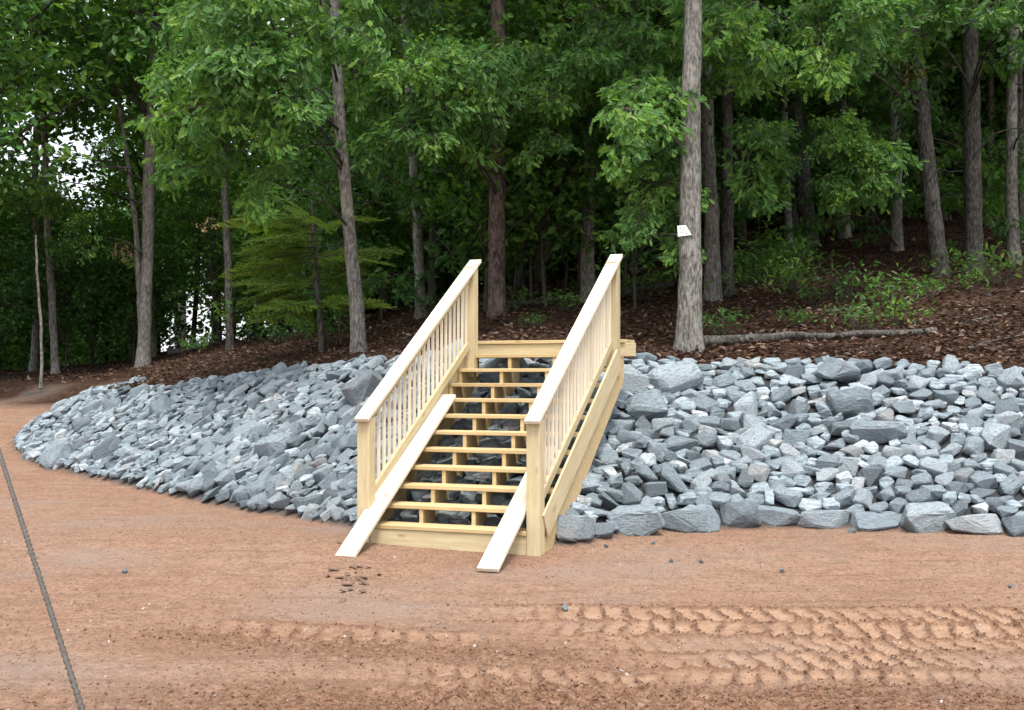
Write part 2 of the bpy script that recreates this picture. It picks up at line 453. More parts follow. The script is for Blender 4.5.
def build_ground():
    xs = np.concatenate([[-900, -400, -200, -110, -70, -50], np.arange(-40, -14, 1.0), np.arange(-14, -5.6, 0.14),
                         np.arange(-5.6, 5.6, 0.025), np.arange(5.6, 10, 0.12), np.arange(10, 40, 1.0), [45, 60, 80, 120, 220, 420, 900]])
    ys = np.concatenate([[-900, -300, -100, -40, -20, -8, -2, 1, 2.5, 3.5, 4.3], np.arange(4.8, 8.7, 0.02), np.arange(8.7, 12.0, 0.045),
                         np.arange(12.0, 22, 0.12), np.arange(22, 60, 0.8), [62, 70, 90, 130, 200, 400, 900]])
    X, Y = np.meshgrid(xs, ys)
    Z, D = terrain(X.ravel(), Y.ravel())
    x, y = X.ravel(), Y.ravel()
    m, ch, pads = micro(x, y)
    clayw = 1 - sstep(-0.1, 0.25, D)
    Z = Z + m * clayw * (np.abs(x) < 12) * (y < 24)
    g = zforest(x, y)
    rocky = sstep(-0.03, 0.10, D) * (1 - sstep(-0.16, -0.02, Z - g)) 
    forest = sstep(0.3, 0.9, D + 0.5 * fbm(x * 1.3, y * 1.3, 71, 3) + 1.3 * (x < -7.5) * sstep(21.5, 23.5, y)) * (1 - rocky)
    patch = np.exp(-(((x - 2.2) / 0.6) ** 2 + ((y - 14.35) / 0.28) ** 2))
    forest = np.clip(forest - patch * 1.2, 0, 1)
    nx, ny = len(xs), len(ys)
    ii = np.arange(nx * ny).reshape(ny, nx)
    quads = np.stack([ii[:-1, :-1].ravel(), ii[:-1, 1:].ravel(), ii[1:, 1:].ravel(), ii[1:, :-1].ravel()], 1)
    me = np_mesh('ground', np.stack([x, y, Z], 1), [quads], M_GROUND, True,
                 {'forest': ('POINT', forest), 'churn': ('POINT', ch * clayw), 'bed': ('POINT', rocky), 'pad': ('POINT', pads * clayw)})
    tag(link('ground', me), 'red clay ground rising into brown forest floor', None, None, 'structure')
build_ground()

CP, SP = math.cos(PITCH), math.sin(PITCH)
def ray(px, py):
    a, b = (px - 512) / FPX, (355 - py) / FPX
    return np.array([a, CP - b * SP, SP + b * CP])
def at(px, py, Y):
    d = ray(px, py); t = Y / d[1]
    return Vector((d[0] * t, Y, CAMZ + d[2] * t))
def on_ground(px, py, y0=4.5, y1=70):
    """where the line of sight through a pixel meets the terrain"""
    d = ray(px, py)
    Ys = np.linspace(y0, y1, 2600)
    t = Ys / d[1]
    hz = Hq(d[0] * t, Ys)
    below = np.nonzero(CAMZ + d[2] * t <= hz)[0]
    i = below[0] if len(below) else len(Ys) - 1
    return Vector((d[0] * t[i], Ys[i], hz[i]))

# ------------------------------------------------------------------ staircase
TH = 0.36166
G, R = 0.2598, 0.16275
SL = R / G
ALPHA = math.atan(SL)
box_cache = {}
def box_mesh(L, W, T, mat, bev=0.004):
    key = (round(L, 4), round(W, 4), round(T, 4), mat.name)
    if key in box_cache: return box_cache[key]
    bm = bmesh.new(); bmesh.ops.create_cube(bm, size=1.0)
    for v in bm.verts: v.co = Vector((v.co.x * L, v.co.y * W, v.co.z * T))
    bmesh.ops.bevel(bm, geom=list(bm.edges), offset=bev, segments=1, affect='EDGES')
    me = bpy.data.meshes.new('board'); bm.to_mesh(me); bm.free()
    me.materials.append(mat); box_cache[key] = me
    return me

def board(name, parent, c, L, W, T, mat, along='x', pitch=0.0, extra=None):
    """x: across the flight, y: up the flight (pitched), z: upright. W is the in-plane width, T the thickness"""
    o = link(name, box_mesh(L, W, T, mat), parent, c)
    if along == 'x': m = Matrix.Identity(3)
    elif along == 'y': m = Matrix.Rotation(pitch, 3, 'X') @ Matrix.Rotation(math.pi / 2, 3, 'Z')
    else: m = Matrix.Rotation(-math.pi / 2, 3, 'Y')
    if extra is not None: m = extra @ m
    o.rotation_euler = m.to_euler()
    return o

def adopt(parent, child):
    child.parent = parent
    child.matrix_parent_inverse = parent.matrix_basis.inverted()

def build_stairs():
    st = empty('wooden_staircase', (-1.53089, 10.65317, -0.04), -TH)
    tag(st, 'new pale pine staircase with two slatted handrails climbing the grey stone bank', 'staircase')
    vl, vr = 0.0, 1.79
    PW = 0.128
    cl, cr = 0.050, 1.737
    # treads (two boards deep: a front board and a back board)
    for k in range(1, 12):
        if k == 1: a, b = cl + PW / 2 + 0.003, cr - PW / 2 - 0.003
        else: a, b = vl + random.uniform(-0.006, 0.006), vr + random.uniform(-0.006, 0.006)
        board('tread', st, ((a + b) / 2, k * G + 0.068, k * R + 0.019), b - a, 0.136, 0.038, M_WOODT,
              extra=Matrix.Rotation(random.uniform(-0.006, 0.006), 3, 'Z'))
        board('tread', st, ((a + b) / 2, k * G + 0.136 + 0.006 + 0.062, k * R + 0.019), b - a, 0.124, 0.038, M_WOODT)
    # kick board under the lowest tread
    board('kick_board', st, ((cl + cr) / 2, G + 0.030, 0.073), cr - cl - PW - 0.008, 0.038, 0.176, M_WOOD)
    # stringers: saw-tooth boards
    for v in (0.022, 0.522, 1.055, 1.765):
        pts = []
        for k in range(1, 12):
            y0 = k * G + 0.012 if k > 1 else G + 0.052
            pts.append((y0, (k - 1) * R + 0.041 if k > 1 else -0.06)); pts.append((y0, k * R - 0.001))
        pts += [(12 * G + 0.02, 11 * R - 0.001), (12 * G + 0.02, 11 * R - 0.26), (G + 0.5, -0.06)]
        bm = bmesh.new()
        vs = [bm.verts.new((v - 0.019, y, z)) for y, z in pts]
        f = bm.faces.new(vs)
        ex = bmesh.ops.extrude_face_region(bm, geom=[f])
        for e in ex['geom']:
            if isinstance(e, bmesh.types.BMVert): e.co.x += 0.038
        bmesh.ops.recalc_face_normals(bm, faces=list(bm.faces))
        # own origin so the grain runs along the board
        me = bpy.data.meshes.new('stringer'); bm.to_mesh(me); bm.free(); me.materials.append(M_WOODT)
        link('stringer', me, st)
    for v in (-0.014, 1.804):
        ym = (0.42 + 2.80) / 2
        board('skirt_board', st, (v, ym, SL * ym - 0.005), 2.44 / math.cos(ALPHA), 0.022, 0.245, M_WOOD, 'y', ALPHA)
    # top: header beam, backing riser and landing boards
    zt = 12 * R
    board('landing_beam', st, (0.945, 12 * G + 0.045, zt - 0.078), 1.93, 0.05, 0.150, M_WOOD)
    for i in range(3):
        board('landing_board', st, (0.90, 12 * G + 0.068 + i * 0.145, zt + 0.019), 1.80, 0.139, 0.038, M_WOODT)
    # posts
    for c in (cl, cr):
        board('post', st, (c, G + 0.002 + PW / 2, 0.545), 1.29, PW, PW, M_WOOD, 'z')
        board('post', st, (c, 2.797 + PW / 2, 2.20), 1.26, PW, PW, M_WOOD, 'z')
    # rails, parallel to the flight
    cap0 = 1.195 - SL * 0.22
    ca = math.cos(ALPHA)
    for c in (cl, cr):
        y0, y1 = 0.215, 3.00
        ym = (y0 + y1) / 2
        cap = board('handrail_cap', st, (c + 0.004, ym, cap0 + SL * ym - 0.019 / ca), (y1 - y0) / ca, 0.142, 0.038, M_PLANK, 'y', ALPHA)
        y0, y1 = G + PW + 0.006, 2.797 - 0.004
        ym = (y0 + y1) / 2
        rail = board('handrail', st, (c, ym, cap0 + SL * ym - (0.038 + 0.046) / ca), (y1 - y0) / ca - 0.06, 0.038, 0.088, M_WOOD, 'y', ALPHA)
        low = board('bottom_rail', st, (c, ym, 0.248 + SL * ym - 0.046 / ca), (y1 - y0) / ca - 0.06, 0.038, 0.088, M_WOOD, 'y', ALPHA)
        adopt(rail, cap); adopt(rail, low)
        n = 21
        for i in range(n):
            y = y0 + 0.07 + (y1 - y0 - 0.14) * i / (n - 1)
            zb = 0.248 + SL * y - 0.03; zt2 = cap0 + SL * y - (0.038 + 0.088) / ca + 0.03
            me = box_mesh(zt2 - zb, 0.030, 0.027, M_PLANK)
            o = link('baluster', me, st, (c, y, (zb + zt2) / 2)); o.rotation_euler = (0, -math.pi / 2, 0)
            adopt(rail, o)
    return st
STAIRS = build_stairs()

ST_M = Matrix.Translation((-1.53089, 10.65317, -0.04)) @ Matrix.Rotation(-TH, 4, 'Z')
def put_plank(A, B, W, label):
    A, B = Vector(A), Vector(B)          # centre-line ends of the top face
    x = (B - A).normalized()
    y = Vector((-x.y, x.x, 0)).normalized()
    z = x.cross(y)
    o = link('plank', box_mesh((B - A).length, W, 0.038, M_PLANK), None)
    m = Matrix((x, y, z)).transposed().to_4x4()
    m.translation = (A + B) / 2 - z * 0.019
    o.matrix_world = m
    tag(o, label, 'plank', 'loose planks laid on the stairs')
def local(v, u, z): return ST_M @ Vector((v, u, z))
lo_l = at(344.3, 555.6, 10.28); lo_r = at(487.2, 568.2, 9.68)
put_plank(lo_l, local(0.102, 8.05 * G, 8 * R + 0.082), 0.186, 'long pale plank leaning on the left edge of the stairs')
put_plank(lo_r, local(1.52, 5.0 * G, 5 * R + 0.085), 0.186, 'pale plank leaning on the right edge of the stairs beside the post')

# ------------------------------------------------------------------ stones
def rock_mesh(seed, dims, n=13, sub=True):
    rg = np.random.default_rng(seed)
    bm = bmesh.new()
    P = rg.normal(size=(n, 3)); P /= np.linalg.norm(P, axis=1)[:, None]
    P = np.sign(P) * np.abs(P) ** 0.52                       # boxy
    P *= rg.uniform(0.82, 1.1, (n, 1))
    for p in P: bm.verts.new(p * np.array(dims))
    res = bmesh.ops.convex_hull(bm, input=list(bm.verts))
    junk = [g for g in res['geom_interior'] if isinstance(g, bmesh.types.BMVert)]
    if junk: bmesh.ops.delete(bm, geom=junk, context='VERTS')
    bmesh.ops.dissolve_limit(bm, angle_limit=math.radians(14), verts=list(bm.verts), edges=list(bm.edges))
    if sub:
        bmesh.ops.bevel(bm, geom=list(bm.edges), offset=0.10 * min(dims) / 0.6, segments=1, affect='EDGES', clamp_overlap=True)
        bmesh.ops.triangulate(bm, faces=list(bm.faces))
        long = [e for e in bm.edges if e.calc_length() > 0.5]
        bmesh.ops.subdivide_edges(bm, edges=long, cuts=1, use_grid_fill=False)
        bmesh.ops.triangulate(bm, faces=list(bm.faces))
        for v in bm.verts:
            v.co += Vector(rg.normal(size=3) * 0.016)
    bmesh.ops.recalc_face_normals(bm, faces=list(bm.faces))
    # unit-ish size: longest axis = 1
    mx = max(v.co.length for v in bm.verts)
    for v in bm.verts: v.co /= mx
    me = bpy.data.meshes.new('stone'); bm.to_mesh(me); bm.free()
    me.materials.append(M_ROCK)
    return me
ROCKS = []
for i in range(34):
    rg = random.Random(100 + i)
    ROCKS.append(rock_mesh(200 + i, (1.0, rg.uniform(0.62, 0.95), rg.uniform(0.44, 0.72)), rg.choice((14, 17, 20, 24))))
SLABS = [rock_mesh(300 + i, (1.0, random.uniform(0.55, 0.8), random.uniform(0.22, 0.34)), 14) for i in range(10)]
BLOCKS = [rock_mesh(400 + i, (1.0, 0.6, 0.5), 18) for i in range(6)]
def mesh_arrays(me):
    v = np.zeros(len(me.vertices) * 3, np.float32); me.vertices.foreach_get('co', v)
    me.calc_loop_triangles()
    t = np.zeros(len(me.loop_triangles) * 3, np.int32); me.loop_triangles.foreach_get('vertices', t)
    return v.reshape(-1, 3), t.reshape(-1, 3)

def join_instances(items, name, mat):
    """items: list of (mesh, Matrix4) -> one mesh with a random value per piece"""
    cache = {}; vs = []; fs = []; rn = []; off = 0
    for me, M in items:
        if me.name not in cache: cache[me.name] = mesh_arrays(me)
        v, t = cache[me.name]
        A = np.array(M)
        vs.append(v @ A[:3, :3].T + A[:3, 3]); fs.append(t + off); off += len(v)
        rn.append(np.full(len(t), random.random()))
    return np_mesh(name, np.concatenate(vs), [np.concatenate(fs)], mat, False, {'rnd': ('FACE', np.concatenate(rn))})

def scatter_stones():
    # explicit row of big footing stones right of the stairs (pixel centre, width, height)
    placed = []      # x, y, z, r
    items = {'l': [], 'r': []}
    row = [(567, 528, 52, 26), (602, 531, 27, 16), (633, 521, 54, 29), (688, 519, 60, 27), (738, 516, 40, 24), (778, 517, 42, 17), (823, 519, 52, 20),
           (877, 521, 52, 18), (926, 519, 54, 28), (976, 524, 54, 22), (1026, 527, 48, 20), (1075, 530, 50, 24), (1120, 532, 46, 24)]
    for i, (px, py, w, h) in enumerate(row):
        g = on_ground(px, py + h * 0.5)
        Y = g.y + 0.10
        s = Y / FPX
        c = at(px, py, Y)
        c.z = max(c.z, g.z + h * s * 0.40)
        M = Matrix.Translation(c) @ Matrix.Rotation(random.uniform(-0.15, 0.15), 4, 'Z') @ Matrix.Rotation(random.uniform(-0.15, 0.15), 4, 'X') @ \
            Matrix.Diagonal((w * s * 0.60, 0.19 / 0.6 * 0.75, h * s * 0.60 / 0.52, 1))
        placed.append((c.x - 0.3 * w * s, c.y, c.z, w * s * 0.28)); placed.append((c.x + 0.3 * w * s, c.y, c.z, w * s * 0.28))
        items['r'].append((BLOCKS[i % len(BLOCKS)], M, w * h))
    CELL = 0.5
    grid = {}
    def near(x, y, z, r, f):
        gi, gj = int(math.floor(x / CELL)), int(math.floor(y / CELL))
        for a in (gi - 1, gi, gi + 1):
            for b in (gj - 1, gj, gj + 1):
                for (qx, qy, qz, qr) in grid.get((a, b), ()):
                    if (qx - x) ** 2 + (qy - y) ** 2 + (qz - z) ** 2 < (f * (qr + r)) ** 2: return True
        return False
    def put(x, y, z, r): grid.setdefault((int(math.floor(x / CELL)), int(math.floor(y / CELL))), []).append((x, y, z, r))
    for q in placed: put(*q)
    # candidate points over the bank
    rg = np.random.default_rng(5)
    NC = 300000
    cx = rg.uniform(-9.2, 7.2, NC); cy = rg.uniform(10.4, 22.5, NC)
    z = Hq(cx, cy); D = lookup(DG, cx, cy)
    gz = zforest(cx, cy)
    dmax = np.interp(cx, [-9, -7.6, -6], [1.5, 2.2, 9.0])
    ok = (D > 0.10) & (z < gz - 0.02) & (D < dmax)
    cx, cy, z, D, gz = cx[ok], cy[ok], z[ok], D[ok], gz[ok]
    e = 0.12
    nx = -(Hq(cx + e, cy) - Hq(cx - e, cy)) / (2 * e); ny = -(Hq(cx, cy + e) - Hq(cx, cy - e)) / (2 * e)
    # under the flight only stones that clear the treads
    lx = (cx + 1.53089) * math.cos(TH) - (cy - 10.65317) * math.sin(TH)
    ly = (cx + 1.53089) * math.sin(TH) + (cy - 10.65317) * math.cos(TH)
    clear = np.where((lx > -0.15) & (lx < 1.95) & (ly > 0.1) & (ly < 3.3), SL * ly - 0.04 - z - 0.10, 9.0)
    beside = (lx > 1.9) & (lx < 2.5) & (ly > 0.4) & (ly < 2.9)
    N = len(cx); ptr = 0
    classes = [(0.28, 0.22, 14, 2000), (0.18, 0.14, 46, 5000), (0.132, 0.104, 380, 16000), (0.102, 0.08, 9999, 30000), (0.076, 0.058, 9999, 36000), (0.054, 0.04, 9999, 38000)]
    for rh, rl, cnt, tries in classes:
        got = 0
        end = min(N, ptr + tries)
        for i in range(ptr, end):
            x, y, zz = float(cx[i]), float(cy[i]), float(z[i])
            r = rg.uniform(rl, rh)
            left = x < -0.7
            if left: r *= 0.92 if x > -4.5 else 0.8
            if clear[i] < r * 0.9: continue
            if near(x, y, zz, r, 0.79): continue
            put(x, y, zz, r)
            nrm = Vector((nx[i], ny[i], 1)).normalized()
            tx = Vector((1, 0, 0)); tx = (tx - nrm * tx.dot(nrm)).normalized(); ty = nrm.cross(tx)
            ang = rg.normal(0.62, 0.35) if left else rg.normal(0.1, 0.55)
            if not left and rg.random() < 0.22: ang = rg.uniform(0, 3.14)
            ax = tx * math.cos(ang) + ty * math.sin(ang)
            B = Matrix((ax, nrm.cross(ax), nrm)).transposed()
            tilt = Matrix.Rotation(rg.normal(-0.26 if left else -0.14, 0.22), 3, 'X') @ Matrix.Rotation(rg.normal(0, 0.18), 3, 'Y')
            flip = Matrix.Rotation(math.pi * int(rg.integers(0, 2)), 3, 'X') @ Matrix.Rotation(math.pi * int(rg.integers(0, 2)), 3, 'Z')
            slab = rg.random() < (0.20 if left else 0.10)
            me = SLABS[rg.integers(len(SLABS))] if slab else ROCKS[rg.integers(len(ROCKS))]
            sc = r * (1.38 if left else 1.30)
            sv = Matrix.Diagonal((sc * rg.uniform(0.95, 1.2), sc * rg.uniform(0.88, 1.08), sc * rg.uniform(0.9, 1.2)))
            M = (B @ tilt @ flip @ sv).to_4x4()
            lift = 0.02 + 0.26 * r + rg.uniform(-0.02, 0.025)
            M.translation = Vector((x, y, zz)) + nrm * lift
            items['l' if left else 'r'].append((me, M, (r * FPX / y) ** 2))
            got += 1
            if got >= cnt: break
        ptr = end
    # bed of smaller stones filling the gaps
    fill = {'l': [], 'r': []}
    for i in range(ptr, min(N, ptr + 3200)):
        r = rg.uniform(0.06, 0.11)
        if clear[i] < r: continue
        M = (Matrix.Translation((cx[i], cy[i], z[i] - 0.045)) @ Euler(rg.uniform(0, 6.3, 3)).to_matrix().to_4x4() @ Matrix.Diagonal((r, r, r, 1)))
        fill['l' if cx[i] < -0.7 else 'r'].append((SIMPLE[rg.integers(len(SIMPLE))], M))
    return items, fill
SIMPLE = [rock_mesh(500 + i, (1.0, 0.8, 0.6), 10, False) for i in range(6)]
items, fill = scatter_stones()
for key, label, loc in (('l', 'long bank of small slaty blue grey stones curving away left of the stairs', (-4.2, 14.6)),
                        ('r', 'bank of blocky blue grey stones with big footing blocks right of the stairs', (2.8, 11.9))):
    root = empty('stone_bank', (loc[0], loc[1], H1(*loc)))
    tag(root, label, 'stone bank', 'riprap banks either side of the stairs')
    inv = Matrix.Translation(-root.location)
    its = sorted(items[key], key=lambda q: -q[2])
    for me, M, s in its[:300]:
        o = link('stone', me, root); o.matrix_local = inv @ M
    rest = [(me, inv @ M) for me, M, s in its[300:]] + [(me, inv @ M) for me, M in fill[key]]
    o = link('small_stones', join_instances(rest, 'small_stones', M_ROCK), root); o['kind'] = 'stuff'
    print('STONES', key, len(its), len(rest))

# ------------------------------------------------------------------ foliage building blocks
def frames(n, rg, up=0.5, droop=0.3):
    """random orthonormal frames: leaf axis a, side b, normal c"""
    a = rg.normal(size=(n, 3)); a[:, 2] = a[:, 2] * 0.5 - droop
    a /= np.linalg.norm(a, axis=1)[:, None]
    c = rg.normal(size=(n, 3)) * 0.75; c[:, 2] += up
    c -= a * (c * a).sum(1)[:, None]; c /= np.linalg.norm(c, axis=1)[:, None]
    b = np.cross(c, a)
    return a, b, c

LT = np.array([0.0, 0.22, 0.32, 0.48, 0.58, 0.74, 0.84, 1.0])
LW = np.array([0.015, 0.15, 0.085, 0.24, 0.12, 0.21, 0.085, 0.0])
def lobed(P, a, b, c, L):
    """oak-like leaves: two folded halves, returns verts, faces (8-gons)"""
    n = len(P)
    Lc = L[:, None, None]
    mid = P[:, None, :] + a[:, None, :] * (LT[None, :, None] * Lc)
    fold = -c[:, None, :] * 0.0
    side = (b[:, None, :] * 1.0) * (LW[None, :, None] * Lc)
    lift = c[:, None, :] * (LW[None, :, None] * Lc * 0.35) - c[:, None, :] * (LT[None, :, None] ** 2 * Lc * 0.12)
    r1 = mid + side + lift; r2 = mid - side + lift
    base = P; tip = r1[:, -1]
    V = np.concatenate([r1, r2[:, :-1]], 1)              # 8 + 7 = 15 verts
    k = np.arange(n)[:, None] * 15
    f1 = k + np.array([[0, 1, 2, 3, 4, 5, 6, 7]])
    f2 = k + np.array([[7, 14, 13, 12, 11, 10, 9, 8]])
    # halves share the straight mid line between base and tip
    return V.reshape(-1, 3), f1, f2

def diamond(P, a, b, c, L, w=0.30):
    n = len(P); Lc = L[:, None]
    v0 = P; v1 = P + a * Lc * 0.5 + b * Lc * w + c * Lc * 0.08; v2 = P + a * Lc - c * Lc * 0.05; v3 = P + a * Lc * 0.5 - b * Lc * w + c * Lc * 0.08
    V = np.stack([v0, v1, v2, v3], 1).reshape(-1, 3)
    k = np.arange(n)[:, None] * 4
    return V, k + np.array([[0, 1, 2, 3]])

def tube(path, radii, sides=6, wob=0.0, seed=0, cap=True):
    path = np.asarray(path, float); n = len(path)
    rg = np.random.default_rng(seed)
    tan = np.gradient(path, axis=0); tan /= np.linalg.norm(tan, axis=1)[:, None] + 1e-9
    ref = np.array([1.0, 0.0, 0.0]) if abs(tan[0][0]) < 0.9 else np.array([0, 1.0, 0])
    V = []
    ph = rg.uniform(0, 6.28, 3)
    for i in range(n):
        u = np.cross(tan[i], ref); u /= np.linalg.norm(u); w = np.cross(tan[i], u)
        th = np.arange(sides) * 2 * math.pi / sides
        rr = radii[i] * (1 + wob * (np.sin(2 * th + ph[0] + i * 0.35) * 0.5 + np.sin(3 * th + ph[1] - i * 0.22) * 0.4 + rg.normal(size=sides) * 0.35))
        V.append(path[i] + np.outer(np.cos(th) * rr, u) + np.outer(np.sin(th) * rr, w))
    V = np.concatenate(V)
    F = []
    for i in range(n - 1):
        for j in range(sides):
            F.append((i * sides + j, i * sides + (j + 1) % sides, (i + 1) * sides + (j + 1) % sides, (i + 1) * sides + j))
    return V, np.array(F)

def spray_mesh(name, seed, mat, L=1.3, nside=10, leafL=0.155, per=11, droop=0.35):
    """one leafy branch: a twig along +x with side twigs, lobed leaves gathered towards their tips"""
    rg = np.random.default_rng(seed)
    tv, tf = [], []; off = 0
    xs = np.linspace(0, L, 7)
    spine = np.stack([xs, 0.10 * np.sin(xs * 2.2 + rg.uniform(0, 6)) * xs, -0.10 * xs ** 2 + 0.05 * np.sin(xs * 3)], 1)
    v, f = tube(spine, np.linspace(0.014, 0.004, 7), 4); tv.append(v); tf.append(f + off); off += len(v)
    pts = []; dirs = []
    for s in range(nside):
        t = 0.22 + 0.78 * (s + rg.random() * 0.6) / nside
        p = np.array([np.interp(t * L, xs, spine[:, k]) for k in range(3)])
        sg = 1 if s % 2 else -1
        ln = (0.55 - 0.28 * t) * rg.uniform(0.7, 1.2)
        d = np.array([0.75, sg * rg.uniform(0.6, 1.1), rg.uniform(-0.25, 0.35)]); d /= np.linalg.norm(d)
        q = np.array([p, p + d * ln * 0.5 + [0, 0, 0.02], p + d * ln + [0, 0, -0.10 * ln]])
        v, f = tube(q, [0.006, 0.004, 0.002], 3); tv.append(v); tf.append(f + off); off += len(v)
        for k in range(per):
            tt = min(1.0, 0.35 + 0.65 * rg.random() ** 0.6)
            pts.append(q[0] * (1 - tt) + q[2] * tt + rg.normal(size=3) * 0.045); dirs.append(d)
    for k in range(per * 2):
        pts.append(spine[-1] + rg.normal(size=3) * 0.07 - [rg.random() * 0.25, 0, 0]); dirs.append(np.array([1.0, rg.normal() * 0.6, 0]))
    P = np.array(pts); n = len(P); dirs = np.array(dirs)
    a, b, c = frames(n, rg, 0.5, droop)
    a = a * 0.8 + dirs * 0.5; a[:, 2] -= 0.35; a /= np.linalg.norm(a, axis=1)[:, None]
    c = c * 0.8 + np.array([0.75, 0, 0.55])
    c -= a * (c * a).sum(1)[:, None]; c /= np.linalg.norm(c, axis=1)[:, None]; b = np.cross(c, a)
    V, f1, f2 = lobed(P, a, b, c, leafL * rg.uniform(0.65, 1.25, n))
    rl = rg.random(n)
    F4 = np.concatenate(tf); F8 = np.concatenate([f1, f2]) + off
    return np_mesh(name, np.concatenate(tv + [V]), [F4, F8], [M_TWIG, mat], False,
                   {'rnd': ('FACE', np.concatenate([np.zeros(len(F4)), rl, rl]))}, np.concatenate([np.zeros(len(F4)), np.ones(len(F8))]))

def needle_mesh(name, seed, L=1.3):
    rg = np.random.default_rng(seed)
    tv, tf = [], []; off = 0
    xs = np.linspace(0, L, 6); spine = np.stack([xs, xs * 0, -0.09 * xs ** 2], 1)
    v, f = tube(spine, np.linspace(0.012, 0.003, 6), 4); tv.append(v); tf.append(f); off += len(v)
    P = []; A = []
    for s in range(26):
        t = 0.1 + 0.9 * s / 26; sg = 1 if s % 2 else -1
        p = np.array([np.interp(t * L, xs, spine[:, k]) for k in range(3)])
        ln = (0.50 * (1 - t) + 0.10) * rg.uniform(0.75, 1.15)
        d = np.array([0.75, sg * 0.9, rg.uniform(-0.2, 0.1)]); d /= np.linalg.norm(d)
        for k in range(int(ln / 0.022)):
            q = p + d * (k * 0.022 + 0.02); q[2] -= 0.12 * (k * 0.022) ** 2
            for e in (-1, 1):
                P.append(q); A.append(d * 0.5 + np.array([-d[1], d[0], 0]) * e + rg.normal(size=3) * 0.25)
    P = np.array(P); A = np.array(A); A /= np.linalg.norm(A, axis=1)[:, None]
    c = rg.normal(size=P.shape) * 0.4 + [0, 0, 1]; c -= A * (c * A).sum(1)[:, None]; c /= np.linalg.norm(c, axis=1)[:, None]
    V, F = diamond(P, A, np.cross(c, A), c, rg.uniform(0.045, 0.075, len(P)), 0.13)
    F4 = np.concatenate(tf)
    return np_mesh(name, np.concatenate(tv + [V]), [F4, F + off], [M_TWIG, LEAF_H], False,
                   {'rnd': ('FACE', np.concatenate([np.zeros(len(F4)), rg.random(len(F))]))}, np.concatenate([np.zeros(len(F4)), np.ones(len(F))]))

SPRAY_A = [spray_mesh('leafy_branch_a%d' % i, 900 + i, LEAF_A) for i in range(5)]
SPRAY_B = [spray_mesh('leafy_branch_b%d' % i, 930 + i, LEAF_B, 1.4, 10, 0.165, 10) for i in range(4)]
SPRAY_H = [needle_mesh('needle_branch_%d' % i, 950 + i) for i in range(3)]
SPRAY_D = [spray_mesh('dead_branch', 970, LEAF_D, 0.4, 4, 0.10, 5, 0.9)]

def crown_mesh(name, seed, rx, rz, nclump, per, leafL, mat, lowfill=0.0):
    """a crown of many leaf clumps round limbs; local origin at the crown's bottom centre"""
    rg = np.random.default_rng(seed)
    tv, tf = [], []; off = 0
    C = []
    while len(C) < nclump:
        p = rg.uniform(-1, 1, 3)
        r = np.linalg.norm(p)
        if r > 1 or r < 0.35: continue
        if rg.random() < 0.25 and p[2] < -0.3: continue
        C.append(p * [rx, rx, rz] + [0, 0, rz])
    C = np.array(C)
    for p in C[:: max(1, nclump // 26)]:
        q0 = np.array([0, 0, max(0.0, p[2] - np.hypot(p[0], p[1]) * 0.7)])
        q = np.array([q0, q0 * 0.45 + p * 0.55 + [0, 0, 0.12], p])
        v, f = tube(q, [0.05 * rx / 3, 0.03 * rx / 3, 0.01], 4); tv.append(v); tf.append(f + off); off += len(v)
    P = np.repeat(C, per, 0) + rg.normal(size=(nclump * per, 3)) * np.array([0.34, 0.34, 0.16]) * (rx / 2.6) ** 0.5
    a, b, c = frames(len(P), rg, 0.8, 0.3)
    V, F = diamond(P, a, b, c, leafL * rg.uniform(0.7, 1.3, len(P)))
    F4 = np.concatenate(tf)
    return np_mesh(name, np.concatenate(tv + [V]), [F4, F + off], [M_TWIG, mat], False,
                   {'rnd': ('FACE', np.concatenate([np.zeros(len(F4)), rg.random(len(F))]))}, np.concatenate([np.zeros(len(F4)), np.ones(len(F))]))

CROWN_HI = [crown_mesh('crown_high_%d' % i, 1000 + i, 2.9, 3.4, 105, 42, 0.20, LEAF_A if i % 2 else LEAF_B) for i in range(4)]
CROWN_BG = [crown_mesh('crown_back_%d' % i, 1020 + i, 2.5, 4.6, 150, 36, 0.21, LEAF_B if i % 3 else LEAF_A) for i in range(4)]
CROWN_SAP = [crown_mesh('crown_sapling_%d' % i, 1040 + i, 1.35, 2.0, 90, 26, 0.145, LEAF_A if i % 2 else LEAF_B) for i in range(4)]

def trunk_obj(root, pts, radii, mat, sides=14, seed=0, name='trunk', wob=0.07):
    """smooth resample of a trunk path given in world coordinates"""
    base = np.array(root.location)
    P = np.array([list(p) for p in pts], float); rad = np.array(radii, float)
    s = np.concatenate([[0], np.cumsum(np.linalg.norm(np.diff(P, axis=0), axis=1))])
    n = max(6, int(s[-1] / 0.22))
    ss = np.linspace(0, s[-1], n)
    Q = np.stack([np.interp(ss, s, P[:, k]) for k in range(3)], 1)
    K = np.array([1, 2, 3, 2, 1.0]); K /= K.sum()
    for k in range(2):
        pad = np.pad(Q[:, k], 2, mode='reflect', reflect_type='odd'); Q[:, k] = np.convolve(pad, K, 'valid')
    rg = np.random.default_rng(seed)
    Q[2:-1, :2] += rg.normal(size=(n - 3, 2)) * 0.006
    rr = np.interp(ss, s, rad)
    rr = rr * (1 + 0.30 * np.exp(-ss / (1.8 * rad[0]))) if name == 'trunk' else rr
    V, F = tube(Q - base, rr, sides, wob, seed)
    return link(name, np_mesh(name, V, [F], mat, True), root)

def put_spray(root, pos, mesh, yaw, pitch, scale, name='leafy_branch'):
    o = link(name, mesh, root, Vector(pos) - root.location)
    o.rotation_euler = Euler((random.uniform(-0.5, 0.5), -pitch, yaw), 'XYZ')
    o.scale = (scale,) * 3
    return o

